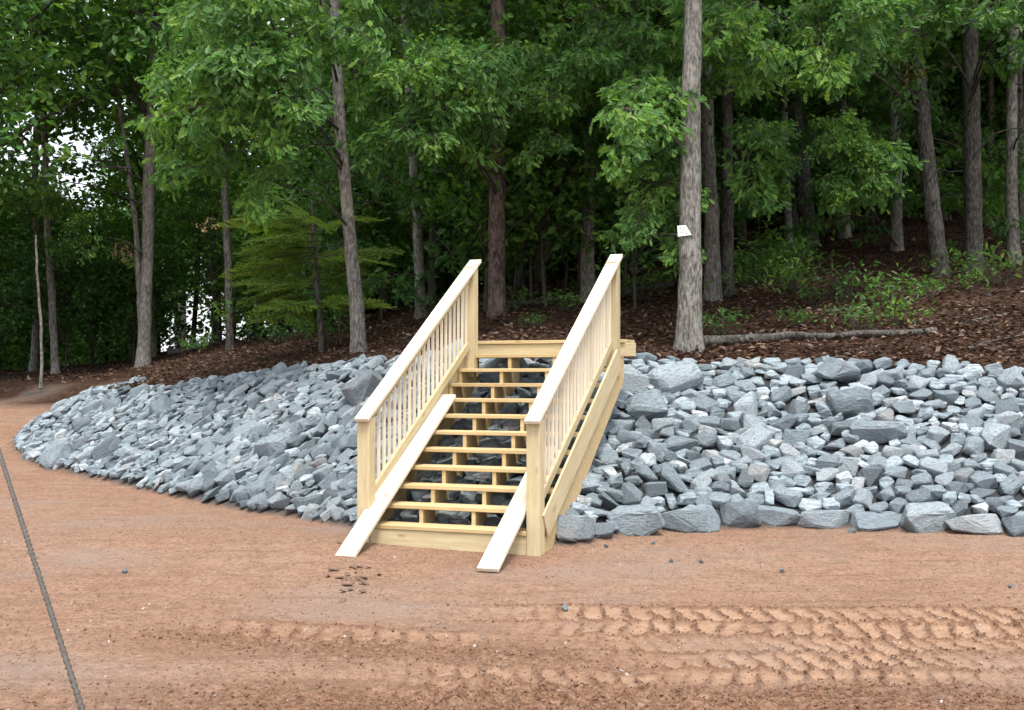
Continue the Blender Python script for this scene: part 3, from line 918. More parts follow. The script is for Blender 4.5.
FRONT = []
def front_tree(name, path, w0, w1, mat, label, top=13.0, crown=True, base_y=None, sides=14, crown_z=None, dy=0.0, cat='tree'):
    """path: pixels from the foot up; w0, w1: trunk width in pixels at foot and at the last pixel"""
    b = on_ground(*path[0]) if base_y is None else at(*path[0], base_y)
    b.z = H1(b.x, b.y) - 0.05
    root = empty(name, b)
    Y = b.y
    pts = [Vector(b)] + [at(px, py, Y + dy * i) for i, (px, py) in enumerate(path[1:], 1)]
    s = Y / FPX
    r0, r1 = w0 * s / 2, w1 * s / 2
    zs = [p.z for p in pts]
    rad = [r0 + (r1 - r0) * (z - zs[0]) / max(0.1, (zs[-1] - zs[0])) for z in zs]
    if top > pts[-1].z:
        d = (pts[-1] - pts[-2]).normalized(); d = (d + Vector((0, 0, 1.2))).normalized()
        ln = (top - pts[-1].z) / d.z
        pts.append(pts[-1] + d * ln); rad.append(r1 * 0.45)
    trunk_obj(root, pts, rad, mat, sides, seed=hash_name(label))
    if crown:
        me = CROWN_HI[len(FRONT) % len(CROWN_HI)]
        cz = crown_z or max(7.6, top - 5.5)
        xt = pts[-1]
        o = link('crown', me, root, Vector((xt.x, xt.y, cz)) - root.location, (0, 0, random.uniform(0, 6.28)), (random.uniform(0.9, 1.15),) * 3)
    tag(root, label, cat, 'trees at the edge of the wood')
    FRONT.append(root)
    return root, pts

def hash_name(s):
    h = 0
    for ch in s: h = (h * 31 + ord(ch)) % 100003
    return h

def limb(root, pts, r0, r1, mat=None, name='limb'):
    pts = [Vector(p) for p in pts]
    return trunk_obj(root, pts, np.linspace(r0, r1, len(pts)), mat or M_TWIG, 8, seed=len(root.children), name=name, wob=0.04)

CLEAR = []
def hides_trunk(p):
    for pts, z0, z1, m in CLEAR:
        if p.y > pts[0].y or not (z0 < p.z < z1): continue
        k = CAMZ + (p.z - CAMZ) * pts[0].y / p.y
        for a, b in zip(pts[:-1], pts[1:]):
            if a.z <= k <= b.z:
                x = a.x + (b.x - a.x) * (k - a.z) / max(1e-3, b.z - a.z)
                if abs(p.x * pts[0].y / p.y - x) < m: return True
    return False
def fill_sprays(root, trunk_pts, rect, Yr, n, meshes, scale=(0.8, 1.15), limbs=3, side=0, keep=None):
    """leafy branches over a part of the tree's crown; pixel rect gives direction, Yr the depth range round the trunk"""
    x0, x1, y0, y1 = rect
    ends = []
    for i in range(n):
        for _ in range(40):
            px, py = random.uniform(x0, x1), random.uniform(y0, y1)
            if keep is not None and not keep(px, py): continue
            p = at(px, py, random.uniform(*Yr))
            tz = min(trunk_pts, key=lambda q: abs(q.z - p.z))
            out = Vector((p.x - tz.x, p.y - tz.y - 1.3, 0))          # twigs reach for the light of the clearing
            yaw = math.atan2(out.y, out.x) + random.gauss(0, 0.6)
            tip = p + Vector((math.cos(yaw), math.sin(yaw), -0.1)) * 0.75
            if not hides_trunk(tip) and not hides_trunk(p): break
        put_spray(root, p, random.choice(meshes), yaw, random.gauss(-0.12, 0.25), random.uniform(*scale))
        ends.append((p, tz))
    random.shuffle(ends)
    for p, tz in ends[:limbs]:
        zt = max(tz.z, p.z - 1.2)
        q0 = min(trunk_pts, key=lambda q: abs(q.z - (p.z - 0.5)))
        # point on the trunk a bit below the branch end
        for a, b in zip(trunk_pts[:-1], trunk_pts[1:]):
            if a.z <= p.z - 0.45 <= b.z:
                q0 = a.lerp(b, (p.z - 0.45 - a.z) / max(1e-3, b.z - a.z)); break
        m = q0.lerp(p, 0.5) + Vector((random.uniform(-0.15, 0.15), random.uniform(-0.15, 0.15), 0.18))
        limb(root, [q0, m, p], 0.026, 0.008, M_DARK)

# ------------------------------------------------------------------ the trees one can tell apart (pixels of the trunk from the foot up)
T = {}
T['main'] = front_tree('oak_tree', [(689, 351), (690, 290), (690, 200), (690, 120), (694, 0)], 25, 17, M_OAK, 'grey oak with a white marker nailed to it just behind the right rail', 14)
T['lean'] = front_tree('oak_tree', [(359, 352), (355, 290), (348, 210), (341, 140), (336, 45)], 15, 10, M_OAK, 'slender pale grey tree leaning left above the stone bank left of the stairs', 13)
T['twin'] = front_tree('oak_tree', [(143, 366), (147, 280), (149, 200), (151, 110), (153, 0)], 13, 10, M_OAK, 'grey forked tree at the crest of the far left stone bank', 13)
T['pine'] = front_tree('pine_tree', [(497, 316), (497, 230), (497, 120), (498, 0)], 17, 14, M_PINE, 'straight dark pine seen through the gap between the two handrails', 15)
T['mid'] = front_tree('oak_tree', [(588, 302), (588, 220), (590, 120), (590, 0)], 14, 10, M_OAK, 'grey tree rising behind the right handrail', 14)
T['p1'] = front_tree('oak_tree', [(713, 301), (712, 220), (708, 140), (706, 50)], 16, 11, M_OAK, 'rough grey trunk just right of the oak with the white marker', 14)
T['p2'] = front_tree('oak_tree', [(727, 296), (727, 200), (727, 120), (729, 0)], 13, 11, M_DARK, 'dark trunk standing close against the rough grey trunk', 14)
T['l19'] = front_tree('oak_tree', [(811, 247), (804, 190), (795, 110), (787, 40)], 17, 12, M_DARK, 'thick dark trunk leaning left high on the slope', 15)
T['l19b'] = front_tree('oak_tree', [(789, 253), (787, 180), (784, 90)], 8, 6, M_OAK, 'thin straight trunk beside the thick leaning dark one', 12)
T['s20'] = front_tree('oak_tree', [(845, 238), (843, 180), (842, 90)], 11, 8, M_OAK, 'short pale bare trunk foot at the top of the brown slope', 13)
T['r21'] = front_tree('oak_tree', [(897, 251), (896, 150), (894, 0)], 11, 9, M_OAK, 'grey straight trunk midway up the right slope', 14)
T['r22'] = front_tree('oak_tree', [(941, 276), (932, 200), (923, 120), (910, 0)], 17, 13, M_DARK, 'dark mottled trunk leaning left above the right stone bank', 14)
T['r23'] = front_tree('oak_tree', [(974, 271), (973, 180), (971, 80), (970, 0)], 18, 15, M_DARK, 'thick upright dark trunk near the right edge of the picture', 15)
T['r24'] = front_tree('oak_tree', [(1014, 263), (1011, 180), (1012, 80), (1014, 0)], 13, 9, M_OAK, 'pale grey trunk at the far right edge of the picture', 14)
T['c10'] = front_tree('oak_tree', [(421, 318), (418, 230), (411, 110), (405, 0)], 11, 9, M_OAK, 'grey lichened trunk rising behind the left handrail', 14)
T['c11'] = front_tree('oak_tree', [(385, 312), (385, 200), (384, 90), (390, 0)], 9, 8, M_DARK, 'dark trunk between the pale leaning tree and the left handrail', 13)
T['c13'] = front_tree('oak_tree', [(541, 281), (538, 180), (525, 70), (517, 0)], 9, 7, M_OAK, 'slim grey trunk right of the dark pine', 14)
T['l5'] = front_tree('oak_tree', [(254, 326), (247, 250), (242, 170), (238, 60)], 10, 8, M_OAK, 'smooth grey trunk behind the ferny hemlock', 13)
T['l6'] = front_tree('oak_tree', [(284, 318), (281, 250), (273, 170), (266, 60)], 9, 7, M_OAK, 'grey trunk bending left amid the hemlock branches', 13)
T['l7'] = front_tree('oak_tree', [(300, 326), (300, 230), (299, 100)], 7, 6, M_DARK, 'narrow straight dark trunk right of the hemlock', 12)
T['l4'] = front_tree('oak_tree', [(230, 350), (228, 270), (224, 170), (222, 70)], 8, 6, M_DARK, 'narrow dark trunk at the bank crest left of the hemlock', 11)
T['l3'] = front_tree('oak_tree', [(181, 317), (180, 250), (172, 160), (168, 40)], 12, 9, M_DARK, 'dark trunk against the bright gap at the left', 13)
T['l2'] = front_tree('oak_tree', [(56, 374), (52, 300), (46, 200), (44, 100)], 8, 6, M_OAK, 'thin grey trunk at the far left beyond the end of the bank', 10)
T['l1'] = front_tree('oak_tree', [(20, 363), (14, 280), (10, 150)], 6, 5, M_DARK, 'thin dark trunk at the left edge of the picture', 11)
T['sap'] = front_tree('sapling', [(41, 386), (42, 330), (37, 270), (36, 235)], 3.5, 2, M_OAK, 'bare pale sapling stem beside the left end of the bank', 0, crown=False, sides=6, cat='sapling')
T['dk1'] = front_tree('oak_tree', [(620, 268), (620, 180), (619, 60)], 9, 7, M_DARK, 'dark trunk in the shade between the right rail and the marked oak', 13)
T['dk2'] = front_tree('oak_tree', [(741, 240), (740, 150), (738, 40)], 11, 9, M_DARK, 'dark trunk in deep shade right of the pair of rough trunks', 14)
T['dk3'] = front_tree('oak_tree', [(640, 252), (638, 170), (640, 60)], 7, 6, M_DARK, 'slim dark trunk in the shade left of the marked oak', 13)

for key, z0, z1, m in (('lean', 0, 6.3, 0.6), ('twin', 0, 9, 0.85), ('pine', 0, 6.0, 0.55), ('pine', 7.4, 9, 0.5), ('mid', 0, 6.0, 0.5), ('main', 0, 9, 0.6), ('p1', 0, 6.3, 0.35), ('l2', 0, 4.5, 0.35),
                       ('p2', 0, 6.3, 0.3), ('r22', 0, 7.2, 0.6), ('r23', 0, 7.2, 0.55), ('r24', 0, 7, 0.4), ('l19', 0, 8.2, 0.45), ('c10', 4.5, 9, 0.3), ('l5', 0, 4.5, 0.3), ('r21', 0, 5, 0.3)):
    CLEAR.append((T[key][1], z0, z1, m))
# second stem and big side branch of the forked tree
rt, tp = T['twin']
Yt = rt.location.y
limb(rt, [at(141, 330, Yt), at(136, 228, Yt - 0.1), at(126, 150, Yt - 0.2), at(115, 75, Yt - 0.3), at(98, 40, Yt - 0.5), at(62, 20, Yt - 0.8), at(10, 24, Yt - 1.0)], 0.075, 0.025, M_OAK, 'stem')
limb(rt, [at(150, 118, Yt), at(138, 100, Yt - 0.3), at(95, 86, Yt - 0.6), at(50, 76, Yt - 0.8), at(-10, 68, Yt - 1.0)], 0.07, 0.035, M_DARK)
limb(rt, [at(150, 130, Yt), at(172, 100, Yt - 0.5), at(200, 92, Yt - 0.8)], 0.03, 0.01, M_OAK)
limb(rt, [at(130, 168, Yt - 0.2), at(100, 166, Yt - 0.5), at(60, 172, Yt - 0.7)], 0.03, 0.012, M_OAK)
rt, tp = T['c10']; Yt = rt.location.y
limb(rt, [at(411, 88, Yt), at(404, 70, Yt - 0.3), at(388, 34, Yt - 0.6), at(370, 14, Yt - 0.8), at(340, 0, Yt - 1.0)], 0.05, 0.025, M_DARK)
limb(rt, [at(409, 110, Yt), at(395, 92, Yt - 0.3), at(360, 84, Yt - 0.6)], 0.03, 0.01, M_DARK)

# leafy lower branches
def S(key, rect, n, meshes=SPRAY_A, dY=(-2.2, 0.6), scale=(0.8, 1.15), limbs=3, keep=None):
    rt, tp = T[key]; Y = rt.location.y
    fill_sprays(rt, tp, rect, (Y + dY[0], Y + dY[1]), n, meshes, scale, limbs, keep=keep)
S('twin', (-20, 130, -10, 80), 20, SPRAY_A, (-1.6, 1.0))
S('twin', (0, 130, 85, 180), 9, SPRAY_A, (-1.6, 0.8))
S('twin', (85, 165, 215, 265), 5, SPRAY_A, (-1.2, -0.2), (0.6, 0.8), 1)
S('l2', (-20, 105, 90, 310), 24, SPRAY_A, (-1.5, 1.5), (0.8, 1.1))
S('l1', (-20, 70, 100, 310), 9, SPRAY_B, (-1.0, 2.0), (0.9, 1.2))
S('lean', (205, 350, -15, 115), 54, SPRAY_A, (-2.4, -0.2), (0.85, 1.2), 6)
S('lean', (215, 335, 100, 185), 13, SPRAY_A, (-1.6, 0.6), (0.8, 1.1))
S('l5', (200, 300, 120, 200), 8, SPRAY_A, (-2.0, 0.6))
S('l4', (190, 340, 290, 345), 12, SPRAY_A, (-0.4, 2.0), (0.45, 0.7), 0)
S('c10', (340, 480, -15, 110), 34, SPRAY_A, (-2.5, 0.5))
S('c10', (345, 470, 150, 290), 20, SPRAY_B, (-1.2, 1.5), (0.8, 1.1))
S('pine', (395, 520, 60, 155), 40, SPRAY_A, (-3.6, -1.8), (0.75, 1.05), 5, lambda x, y: y < 165 - abs(x - 470) * 0.55)
S('mid', (480, 620, 50, 150), 36, SPRAY_A, (-3.8, -1.6), (0.75, 1.05), 5)
S('mid', (570, 690, -15, 90), 40, SPRAY_A, (-3.4, 0.4), (0.8, 1.1), 4)
S('main', (600, 690, 85, 150), 12, SPRAY_A, (-0.6, 1.6), (0.8, 1.1), 3)
S('main', (640, 715, 165, 240), 15, SPRAY_A, (0.2, 1.6), (0.55, 0.8), 2)
S('p1', (690, 790, -15, 110), 22, SPRAY_A, (-2.0, 0.4), (0.8, 1.1), 4)
S('r22', (735, 905, -15, 65), 50, SPRAY_A, (-5.4, -2.8), (0.75, 1.05), 4, lambda x, y: y < 85 - abs(x - 800) * 0.45)
S('p2', (745, 860, 120, 185), 28, SPRAY_A, (-2.4, -0.6), (0.65, 0.95), 3)
S('r21', (820, 895, 140, 225), 20, SPRAY_A, (-7.0, -5.6), (0.55, 0.8), 1, lambda x, y: y < 160 + (x - 810) * 0.8)
S('r23', (900, 1040, -15, 110), 34, SPRAY_B, (-3.2, 0.5), (0.8, 1.15), 4)
S('r23', (930, 1040, 110, 165), 10, SPRAY_B, (-2.4, 0.0), (0.7, 1.0), 1)
S('r24', (960, 1040, 120, 170), 6, SPRAY_A, (-1.6, 0.0), (0.6, 0.8), 1)
S('l19', (690, 900, 40, 225), 50, SPRAY_B, (-1.0, 2.0), (0.9, 1.2), 3)
S('dk1', (560, 690, 110, 265), 44, SPRAY_B, (-1.2, 2.0), (0.8, 1.1), 2)
S('c13', (430, 600, 150, 275), 46, SPRAY_B, (-1.0, 2.0), (0.8, 1.1), 2)
S('c11', (300, 420, 90, 280), 40, SPRAY_B, (-1.0, 2.0), (0.8, 1.1), 2)
S('l3', (160, 230, 10, 250), 12, SPRAY_B, (-2.0, 2.0), (0.9, 1.2), 2)
S('r22', (850, 1040, 60, 240), 36, SPRAY_B, (1.0, 4.0), (0.9, 1.2), 2)
S('c13', (420, 600, -15, 60), 30, SPRAY_B, (-1.0, 2.0), (0.9, 1.2), 2)
# dead brown leaf tufts
for key, px, py in (('l2', 47, 145), ('l2', 52, 150), ('l2', 22, 134), ('twin', 116, 240), ('twin', 118, 247), ('l4', 212, 215), ('r22', 906, 62), ('r22', 872, 160), ('r22', 905, 152)):
    rt, tp = T[key]; put_spray(rt, at(px, py, rt.location.y - 1.0), SPRAY_D[0], random.uniform(0, 6), -0.6, random.uniform(0.7, 1.0), 'dead_leaf_tuft')

# branches belong to their tree's crown
for rt in FRONT:
    cr = [c for c in rt.children if c.name.split('.')[0] == 'crown']
    if not cr: continue
    for c in list(rt.children):
        if c.name.split('.')[0] in ('leafy_branch', 'limb', 'dead_leaf_tuft'): adopt(cr[0], c)

# hemlock with feathery layered branches
hb = on_ground(322, 352); hb.z = H1(hb.x, hb.y)
hroot = empty('hemlock_tree', hb)
tag(hroot, 'young yellow green hemlock with feathery layered branches left of the pale leaning tree', 'tree')
trunk_obj(hroot, [hb, at(318, 300, hb.y), at(312, 200, hb.y)], [0.05, 0.045, 0.02], M_DARK, 8, 3)
for i in range(40):
    t = random.random()
    py = 205 + 105 * t
    p = at(318 - 5 * (1 - t) + random.uniform(-6, 6), py, hb.y + random.uniform(-0.3, 0.3))
    yaw = random.choice([math.pi + random.gauss(0.25, 0.45), random.uniform(-math.pi, math.pi)])
    put_spray(hroot, p, random.choice(SPRAY_H), yaw, random.gauss(0.02, 0.12), random.uniform(0.7, 1.25), 'needle_branch')

# ------------------------------------------------------------------ the wood behind: saplings and further trees
TRUNK_BG = []
for i in range(6):
    rg = np.random.default_rng(1200 + i)
    z = np.linspace(0, 13, 26)
    lean = rg.normal(size=2) * 0.03
    P = np.stack([lean[0] * z + 0.12 * np.sin(z * 0.5 + i), lean[1] * z + 0.1 * np.cos(z * 0.4 + 2 * i), z - 0.1], 1)
    P[:, :2] -= P[0, :2]
    r = 0.10 * (1 - 0.045 * z) * (1 + 0.3 * np.exp(-z / 0.25))
    V, F = tube(P, r, 10, 0.07, 1200 + i)
    TRUNK_BG.append(np_mesh('trunk_back_%d' % i, V, [F], [M_DARK, M_OAK, M_DARK, M_PINE, M_DARK, M_OAK][i], True))
TRUNK_SAP = []
for i in range(4):
    rg = np.random.default_rng(1250 + i); z = np.linspace(0, 4.2, 12)
    P = np.stack([0.10 * np.sin(z * 0.9 + i), 0.10 * np.cos(z * 0.7 + i), z - 0.05], 1); P[:, :2] -= P[0, :2]
    V, F = tube(P, 0.03 * (1 - 0.18 * z) + 0.004, 6, 0.05, i); TRUNK_SAP.append(np_mesh('trunk_sapling_%d' % i, V, [F], M_TWIG, True))

taken = [(r.location.x, r.location.y) for r in FRONT]
def free_spot(x, y, d):
    return all((x - a) ** 2 + (y - b) ** 2 > d * d for a, b in taken)
rb = random.Random(77)
nb = 0
for tries in range(5000):
    if nb >= 150: break
    y = 22 + 42 * rb.random() ** 0.8
    a = rb.uniform(-0.62, 0.62)
    x = a * y
    if y > 25 and -0.5 < a < -0.17 and rb.random() < 0.82: continue
    if y < 25 and abs(a) < 0.45: continue
    if not free_spot(x, y, 1.7): continue
    taken.append((x, y)); nb += 1
    root = empty('forest_tree', (x, y, H1(x, y) - 0.05), rb.uniform(0, 6.28))
    s = rb.uniform(0.75, 1.35)
    link('trunk', TRUNK_BG[rb.randrange(6)], root, None, None, (s, s, rb.uniform(0.95, 1.15)))
    link('crown', CROWN_BG[rb.randrange(4)], root, (rb.uniform(-0.3, 0.3), rb.uniform(-0.3, 0.3), rb.uniform(2.0, 5.0)), (0, 0, rb.uniform(0, 6.28)), (rb.uniform(0.9, 1.2),) * 3)
    tag(root, 'shaded tree among many alike deep in the wood', 'tree', 'trees deep in the wood')
ns = 0
for tries in range(9000):
    if ns >= 260: break
    y = 20.5 + 44 * rb.random()
    a = rb.uniform(-0.55, 0.55); x = a * y
    if float(lookup(DG, x, y)) < 3.0: continue
    if a > 0.13 and y < 29: continue
    if -0.36 < a < -0.28 and y < 32: continue
    if -0.29 < a < -0.17 and y < 29 and rb.random() < 0.7: continue
    if -0.42 < a < -0.3 and y < 27: continue
    if -0.31 < a < -0.24 and y > 26 and rb.random() < 0.8: continue
    if a < -0.17 and y > 26 and rb.random() < 0.6: continue
    if not free_spot(x, y, 0.9): continue
    taken.append((x, y)); ns += 1
    root = empty('understory_sapling', (x, y, H1(x, y)), rb.uniform(0, 6.28))
    s = rb.uniform(0.8, 1.3) * (1.0 if y < 34 else 1.45)
    link('trunk', TRUNK_SAP[rb.randrange(4)], root, None, None, (s, s, s))
    link('crown', CROWN_SAP[rb.randrange(4)], root, (0, 0, (0.7 if y < 34 else 0.1) * s), (0, 0, rb.uniform(0, 6.28)), (s,) * 3)
    tag(root, 'leafy green sapling among many alike in the undergrowth of the wood', 'sapling', 'saplings in the undergrowth')

# ------------------------------------------------------------------ low plants on the slope
PLANT = []
for i in range(4):
    rg = np.random.default_rng(1300 + i)
    n = 130; P = rg.normal(size=(n, 3)) * [0.26, 0.26, 0.10] + [0, 0, 0.24]; P[:, 2] = np.abs(P[:, 2]) + 0.02
    a, b, c = frames(n, rg, 1.3, 0.15)
    V, f1, f2 = lobed(P, a, b, c, 0.10 * rg.uniform(0.7, 1.3, n))
    tv, tf = [], []; off = 0
    for p in P[::5]:
        v, f = tube(np.array([[p[0] * 0.2, p[1] * 0.2, -0.02], p]), [0.006, 0.003], 3); tv.append(v); tf.append(f + off); off += len(v)
    rl = rg.random(n); F4 = np.concatenate(tf)
    PLANT.append((np_mesh('leaves_%d' % i, V, [np.concatenate([f1, f2])], LEAF_A, False, {'rnd': ('FACE', np.concatenate([rl, rl]))}),
                  np_mesh('stems_%d' % i, np.concatenate(tv), [F4], M_TWIG)))
def plant(px, py, s, label, group, i):
    b = on_ground(px, py); r = empty('low_plant', b, random.uniform(0, 6.28))
    lv, sm = PLANT[i % 4]
    link('foliage', lv, r, None, None, (s, s, s * 1.1)); link('stem', sm, r, None, None, (s, s, s * 1.1))
    tag(r, label, 'plant', group)
NAMED = [(848, 302, 1.15, 'rounded bright green shrub alone on the brown slope'), (892, 308, 1.1, 'sprawling green shrub in the middle of the right slope'),
         (924, 298, 0.8, 'loose green plant right of the sprawling slope shrub'), (722, 336, 0.8, 'flat green seedling beside the foot of the marked oak'),
         (860, 331, 0.9, 'low green plant just above the fallen log'), (902, 326, 0.8, 'small green plant near the thin end of the fallen log'),
         (797, 327, 0.6, 'tiny green seedling above the middle of the fallen log'), (948, 276, 1.0, 'green shrub at the foot of the dark leaning trunk'),
         (998, 284, 1.3, 'bushy green shrub under the pale trunk at the right edge'), (968, 290, 0.7, 'green shrub in front of the thick upright dark trunk'),
         (740, 285, 1.4, 'green shrub at the feet of the paired rough trunks'), (790, 275, 1.5, 'broad low green shrub on the slope under the thin trunk'),
         (770, 258, 1.4, 'green shrub higher up left of the thin trunk'), (518, 309, 0.8, 'green seedling at the right of the dark pine foot'),
         (566, 312, 0.8, 'green seedling by the dark log seen between the handrails'), (185, 352, 1.3, 'green shrub on the crest of the left bank'),
         (325, 345, 1.1, 'green shrub at the hemlock foot on the bank crest'), (278, 344, 1.0, 'broad leaved seedling on the left bank crest'),
         (533, 327, 0.45, 'little green sprout just behind the landing'), (812, 305, 0.6, 'small sprout left of the rounded slope shrub'),
         (655, 262, 1.3, 'green shrub in the shade left of the marked oak'), (435, 318, 1.0, 'green shrub behind the left handrail')]
for i, (px, py, s, lb) in enumerate(NAMED): plant(px, py, s, lb, None, i)
for i in range(44):
    px = random.choice([random.uniform(380, 660), random.uniform(380, 660), random.uniform(700, 800), random.uniform(150, 350)])
    py = random.uniform(255, 300) if px > 380 else random.uniform(312, 338)
    if px > 830: py = random.uniform(238, 262)
    plant(px, py, random.uniform(0.6, 1.3), 'low leafy plant among many alike on the forest floor', 'low plants on the forest floor', i)

# ------------------------------------------------------------------ leaf litter, logs, sticks
def litter():
    rg = np.random.default_rng(1400)
    n = 60000
    y = 13.5 + 19 * rg.random(n) ** 1.3; x = rg.uniform(-0.5, 0.5, n) * y
    z = Hq(x, y); D = lookup(DG, x, y)
    g = zforest(x, y)
    ok = (z > g - 0.04) & (D > 1.0) & (rg.random(n) < np.clip(0.35 + 1.6 * (fbm(x * 0.7, y * 0.7, 81, 3) + 0.15) + 0.25 * (x > 1), 0.05, 1))
    x, y, z = x[ok], y[ok], z[ok]; n = len(x)
    a = rg.normal(size=(n, 3)) * [1, 1, 0.22]; a /= np.linalg.norm(a, axis=1)[:, None]
    c = rg.normal(size=(n, 3)) * 0.35 + [0, 0, 1]; c -= a * (c * a).sum(1)[:, None]; c /= np.linalg.norm(c, axis=1)[:, None]
    V, F = diamond(np.stack([x, y, z + 0.015 + 0.02 * rg.random(n)], 1), a, np.cross(c, a), c, rg.uniform(0.05, 0.12, n), 0.28)
    tag(link('leaf_litter', np_mesh('leaf_litter', V, [F], LITTER, False, {'rnd': ('FACE', rg.random(n))})), 'brown fallen oak leaves scattered over the forest floor', 'leaf litter', None, 'stuff')
litter()

def log(name, pixels, w0, w1, label, mat, lift=0.75):
    pts = [on_ground(px, py) for px, py in pixels]
    Y = pts[0].y; r0, r1 = w0 * Y / FPX / 2, w1 * Y / FPX / 2
    for i, p in enumerate(pts): p.z += (r0 + (r1 - r0) * i / (len(pts) - 1)) * lift
    root = empty(name, Vector((pts[0].x, pts[0].y, H1(pts[0].x, pts[0].y))))
    trunk_obj(root, pts, np.linspace(r0, r1, len(pts)), mat, 10, hash_name(label), 'log', 0.22)
    tag(root, label, 'log' if w0 > 4 else 'branch')
    return root
LG = log('fallen_log', [(704, 346), (760, 343), (790, 340), (830, 341), (862, 337), (900, 337), (936, 333)], 12, 6, 'long fallen log lying along the slope right of the marked oak', M_DARK)
log('fallen_log', [(612, 297), (640, 292), (676, 287)], 9, 7, 'dark fallen log left of the marked oak in the shade', M_DARK)
log('fallen_log', [(478, 308), (520, 306), (570, 301), (600, 299)], 7, 6, 'dark fallen log behind the pine between the handrails', M_DARK)
log('fallen_log', [(168, 355), (215, 345), (250, 337), (285, 334)], 6, 4.5, 'thin grey log on the floor behind the left bank', M_OAK)
log('fallen_branch', [(795, 362), (820, 361), (842, 357)], 3, 1.5, 'short dark stick lying below the long fallen log', M_DARK)
log('fallen_branch', [(958, 326), (985, 318), (1022, 312)], 3, 2, 'bare branch on the slope at the right edge', M_DARK)
log('fallen_branch', [(968, 350), (990, 342), (1022, 336)], 3, 2, 'thin bare branch just above the right stone bank', M_DARK)
log('fallen_branch', [(825, 313), (848, 310), (870, 311)], 3, 2, 'short dark stick under the rounded slope shrub', M_DARK)

# ------------------------------------------------------------------ marker on the oak
mr, mp = T['main']
Ym = mr.location.y - 0.165
bm = bmesh.new()
pix = [(677.3, 225.7), (685.9, 225.2), (691.6, 234.8), (678.0, 236.6)]
M_SIGN = mat_plain('white_marker_paint', (0.8, 0.8, 0.78), 0.6, 0.05)
M_INK = mat_plain('marker_ink', (0.12, 0.12, 0.13), 0.7)
so = at(684, 231, Ym)
vs = [bm.verts.new(at(px, py, Ym) - so) for px, py in pix]
f = bm.faces.new(vs); ex = bmesh.ops.extrude_face_region(bm, geom=[f])
for e in ex['geom']:
    if isinstance(e, bmesh.types.BMVert): e.co.y += 0.012
bmesh.ops.recalc_face_normals(bm, faces=list(bm.faces))
me = bpy.data.meshes.new('plate'); bm.to_mesh(me); bm.free(); me.materials.append(M_SIGN)
sroot = empty('marker_sign', so); link('plate', me, sroot)
tag(sroot, 'small white cut corner marker plate nailed to the grey oak', 'sign')
for px, py, w, h in ((680.4, 228.6, 1.7, 0.8), (684.0, 229.6, 0.8, 1.5), (681.9, 231.9, 2.6, 0.6), (686.2, 233.6, 1.8, 0.6)):
    s = Ym / FPX
    link('mark', box_mesh(w * s, 0.004, h * s, M_INK, 0.0005), sroot, at(px, py, Ym - 0.003) - so)

# ------------------------------------------------------------------ steel guy cable in the foreground
def cable():
    A = at(85.5, 710, 3.3); B = at(0, 447, 4.9)
    d = (B - A)
    low = A - d * (A.z - (zclay(A.y - 1.5) - 0.02)) / (B.z - A.z)
    hi = A + d * 3.4
    M_C = mat_plain('weathered_steel_cable', (0.065, 0.058, 0.052), 0.6, 0.35, 90)
    n = 260; tv, tf = [], []; off = 0
    ax = (hi - low).normalized(); u = ax.orthogonal().normalized(); w = ax.cross(u)
    Ln = (hi - low).length
    for k in range(6):
        P = []
        for i in range(n):
            t = i / (n - 1); ph = t * Ln / 0.11 * 2 * math.pi + k * math.pi / 3
            P.append(low + ax * (t * Ln) + (u * math.cos(ph) + w * math.sin(ph)) * 0.0056 + Vector((0, 0, -0.10 * 4 * t * (1 - t) * 0.3)))
        v, f = tube(np.array([list(p - low) for p in P]), [0.0050] * n, 5); tv.append(v); tf.append(f + off); off += len(v)
    root = empty('guy_cable', low)
    link('wire_rope', np_mesh('wire_rope', np.concatenate(tv), [np.concatenate(tf)], M_C, True), root)
    tag(root, 'dark twisted steel cable slanting across the left foreground', 'cable')
    # the post that carries its upper end, outside the picture
    pr = empty('cable_post', (hi.x, hi.y, H1(hi.x, hi.y) - 0.3))
    tag(pr, 'round timber post holding the steel cable', 'post')
    trunk_obj(pr, [pr.location, Vector((hi.x, hi.y, hi.z + 0.25))], [0.10, 0.09], M_OAK, 12, 4, 'shaft', 0.02)
cable()

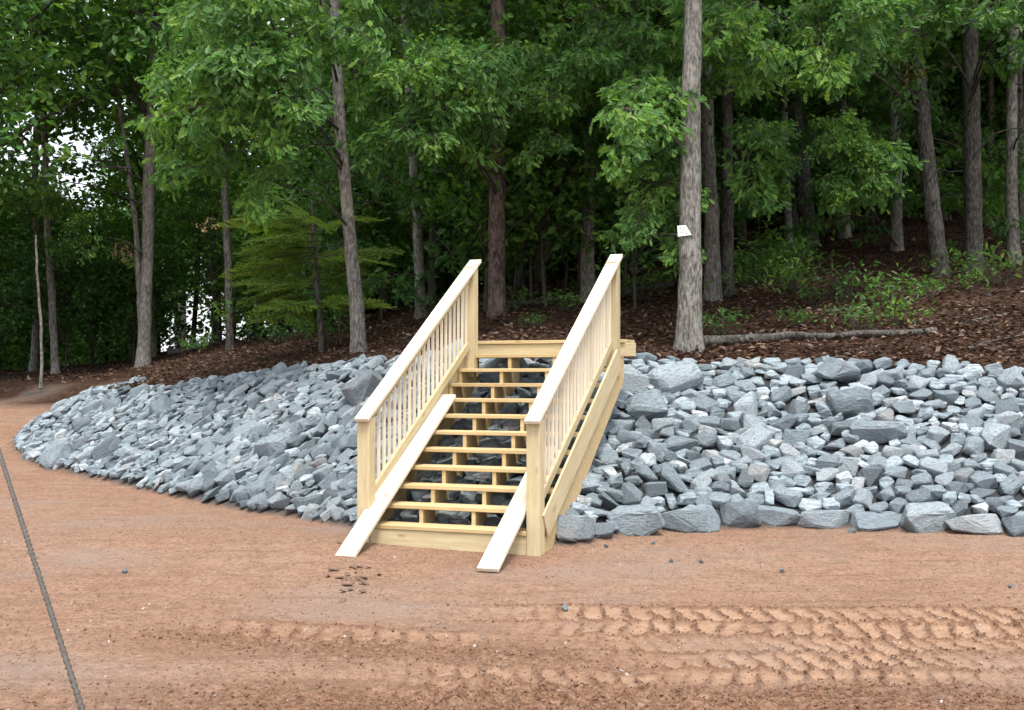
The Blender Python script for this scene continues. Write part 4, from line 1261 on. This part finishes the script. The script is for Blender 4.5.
# ------------------------------------------------------------------ small debris on the clay
def debris():
    rg = np.random.default_rng(1500)
    M_PEB = mat_plain('pebble_stone', (0.30, 0.28, 0.26), 0.9, 0.5, 8)
    def strew(n, y0, y1, rfun, sink, keep, name, mat, label, cat):
        y = rg.uniform(y0, y1, n); x = rg.uniform(-0.5, 0.5, n) * y
        m, ch, _ = micro(x, y)
        D = lookup(DG, x, y); z = Hq(x, y) + m
        its = []
        for i in np.nonzero((D < -0.05) & keep(ch, rg.random(n)))[0]:
            r = rfun()
            its.append((SIMPLE[rg.integers(6)], Matrix.Translation((x[i], y[i], z[i] + r * sink)) @ Euler(rg.uniform(0, 6, 3)).to_matrix().to_4x4() @ Matrix.Diagonal((r, r, r * 0.8, 1))))
        tag(link(name, join_instances(its, name, mat)), label, cat, None, 'stuff')
    M_GRIT = mat_plain('soil_grit', (0.19, 0.12, 0.085), 0.95, 0.6, 12)
    strew(26000, 5, 12.5, lambda: 0.003 + 0.007 * rg.random() ** 2, 0.2, lambda ch, u: u < 0.75, 'soil_grit', M_GRIT, 'fine brown grit lying all over the clay', 'grit')
    strew(700, 5, 13, lambda: 0.005 + 0.012 * rg.random() ** 3, 0.3, lambda ch, u: u < 1, 'pebbles', M_PEB, 'tiny grey pebbles strewn over the clay', 'pebbles')
    M_CLOD = mat_plain('crumbled_clay', (0.15, 0.08, 0.05), 0.95, 0.5, 25)
    strew(60000, 5, 9.2, lambda: 0.004 + 0.012 * rg.random() ** 2.2, 0.2, lambda ch, u: u < ch ** 1.5 * 0.5 + 0.01, 'clay_crumbs', M_CLOD, 'crumbs of dark clay thrown up in the tyre tracks', 'clay crumbs')
    # loose stones one can pick out
    loose = [(692, 533, 12, 'single grey stone lying in front of the footing row'), (653, 545, 5, None), (701, 563, 6, None), (1011, 587, 6, None), (671, 563, 6, None),
             (782, 572, 6, None), (606, 547, 5, None), (565, 610, 7, None), (125, 573, 7, None), (852, 533, 9, None)]
    for i, (px, py, w, lb) in enumerate(loose):
        g = on_ground(px, py); r = w * g.y / FPX * 0.55
        o = link('loose_stone', ROCKS[i], None, (g.x, g.y, g.z + r * 0.35), (random.random(), random.random(), random.random() * 6), (r, r, r))
        tag(o, lb or 'small grey stone lying loose on the open red clay', 'stone', None if lb else 'loose stones on the clay')
    M_CHIP = mat_plain('bark_chip', (0.13, 0.085, 0.06), 0.9, 0.4, 30)
    for i in range(26):
        px, py = random.gauss(352, 14), random.gauss(580, 9)
        g = on_ground(px, py); s = random.uniform(0.03, 0.09)
        m = micro(np.array([g.x]), np.array([g.y]))[0]
        o = link('wood_chip', box_mesh(1.0, 0.55, 0.16, M_CHIP, 0.05), None, (g.x, g.y, g.z + float(m[0]) + 0.012), (random.gauss(0, 0.25), random.gauss(0, 0.25), random.random() * 6), (s, s, s))
        tag(o, 'thin brown bark chip lying on the clay below the left plank', 'chip', 'bark chips below the stairs')
debris()
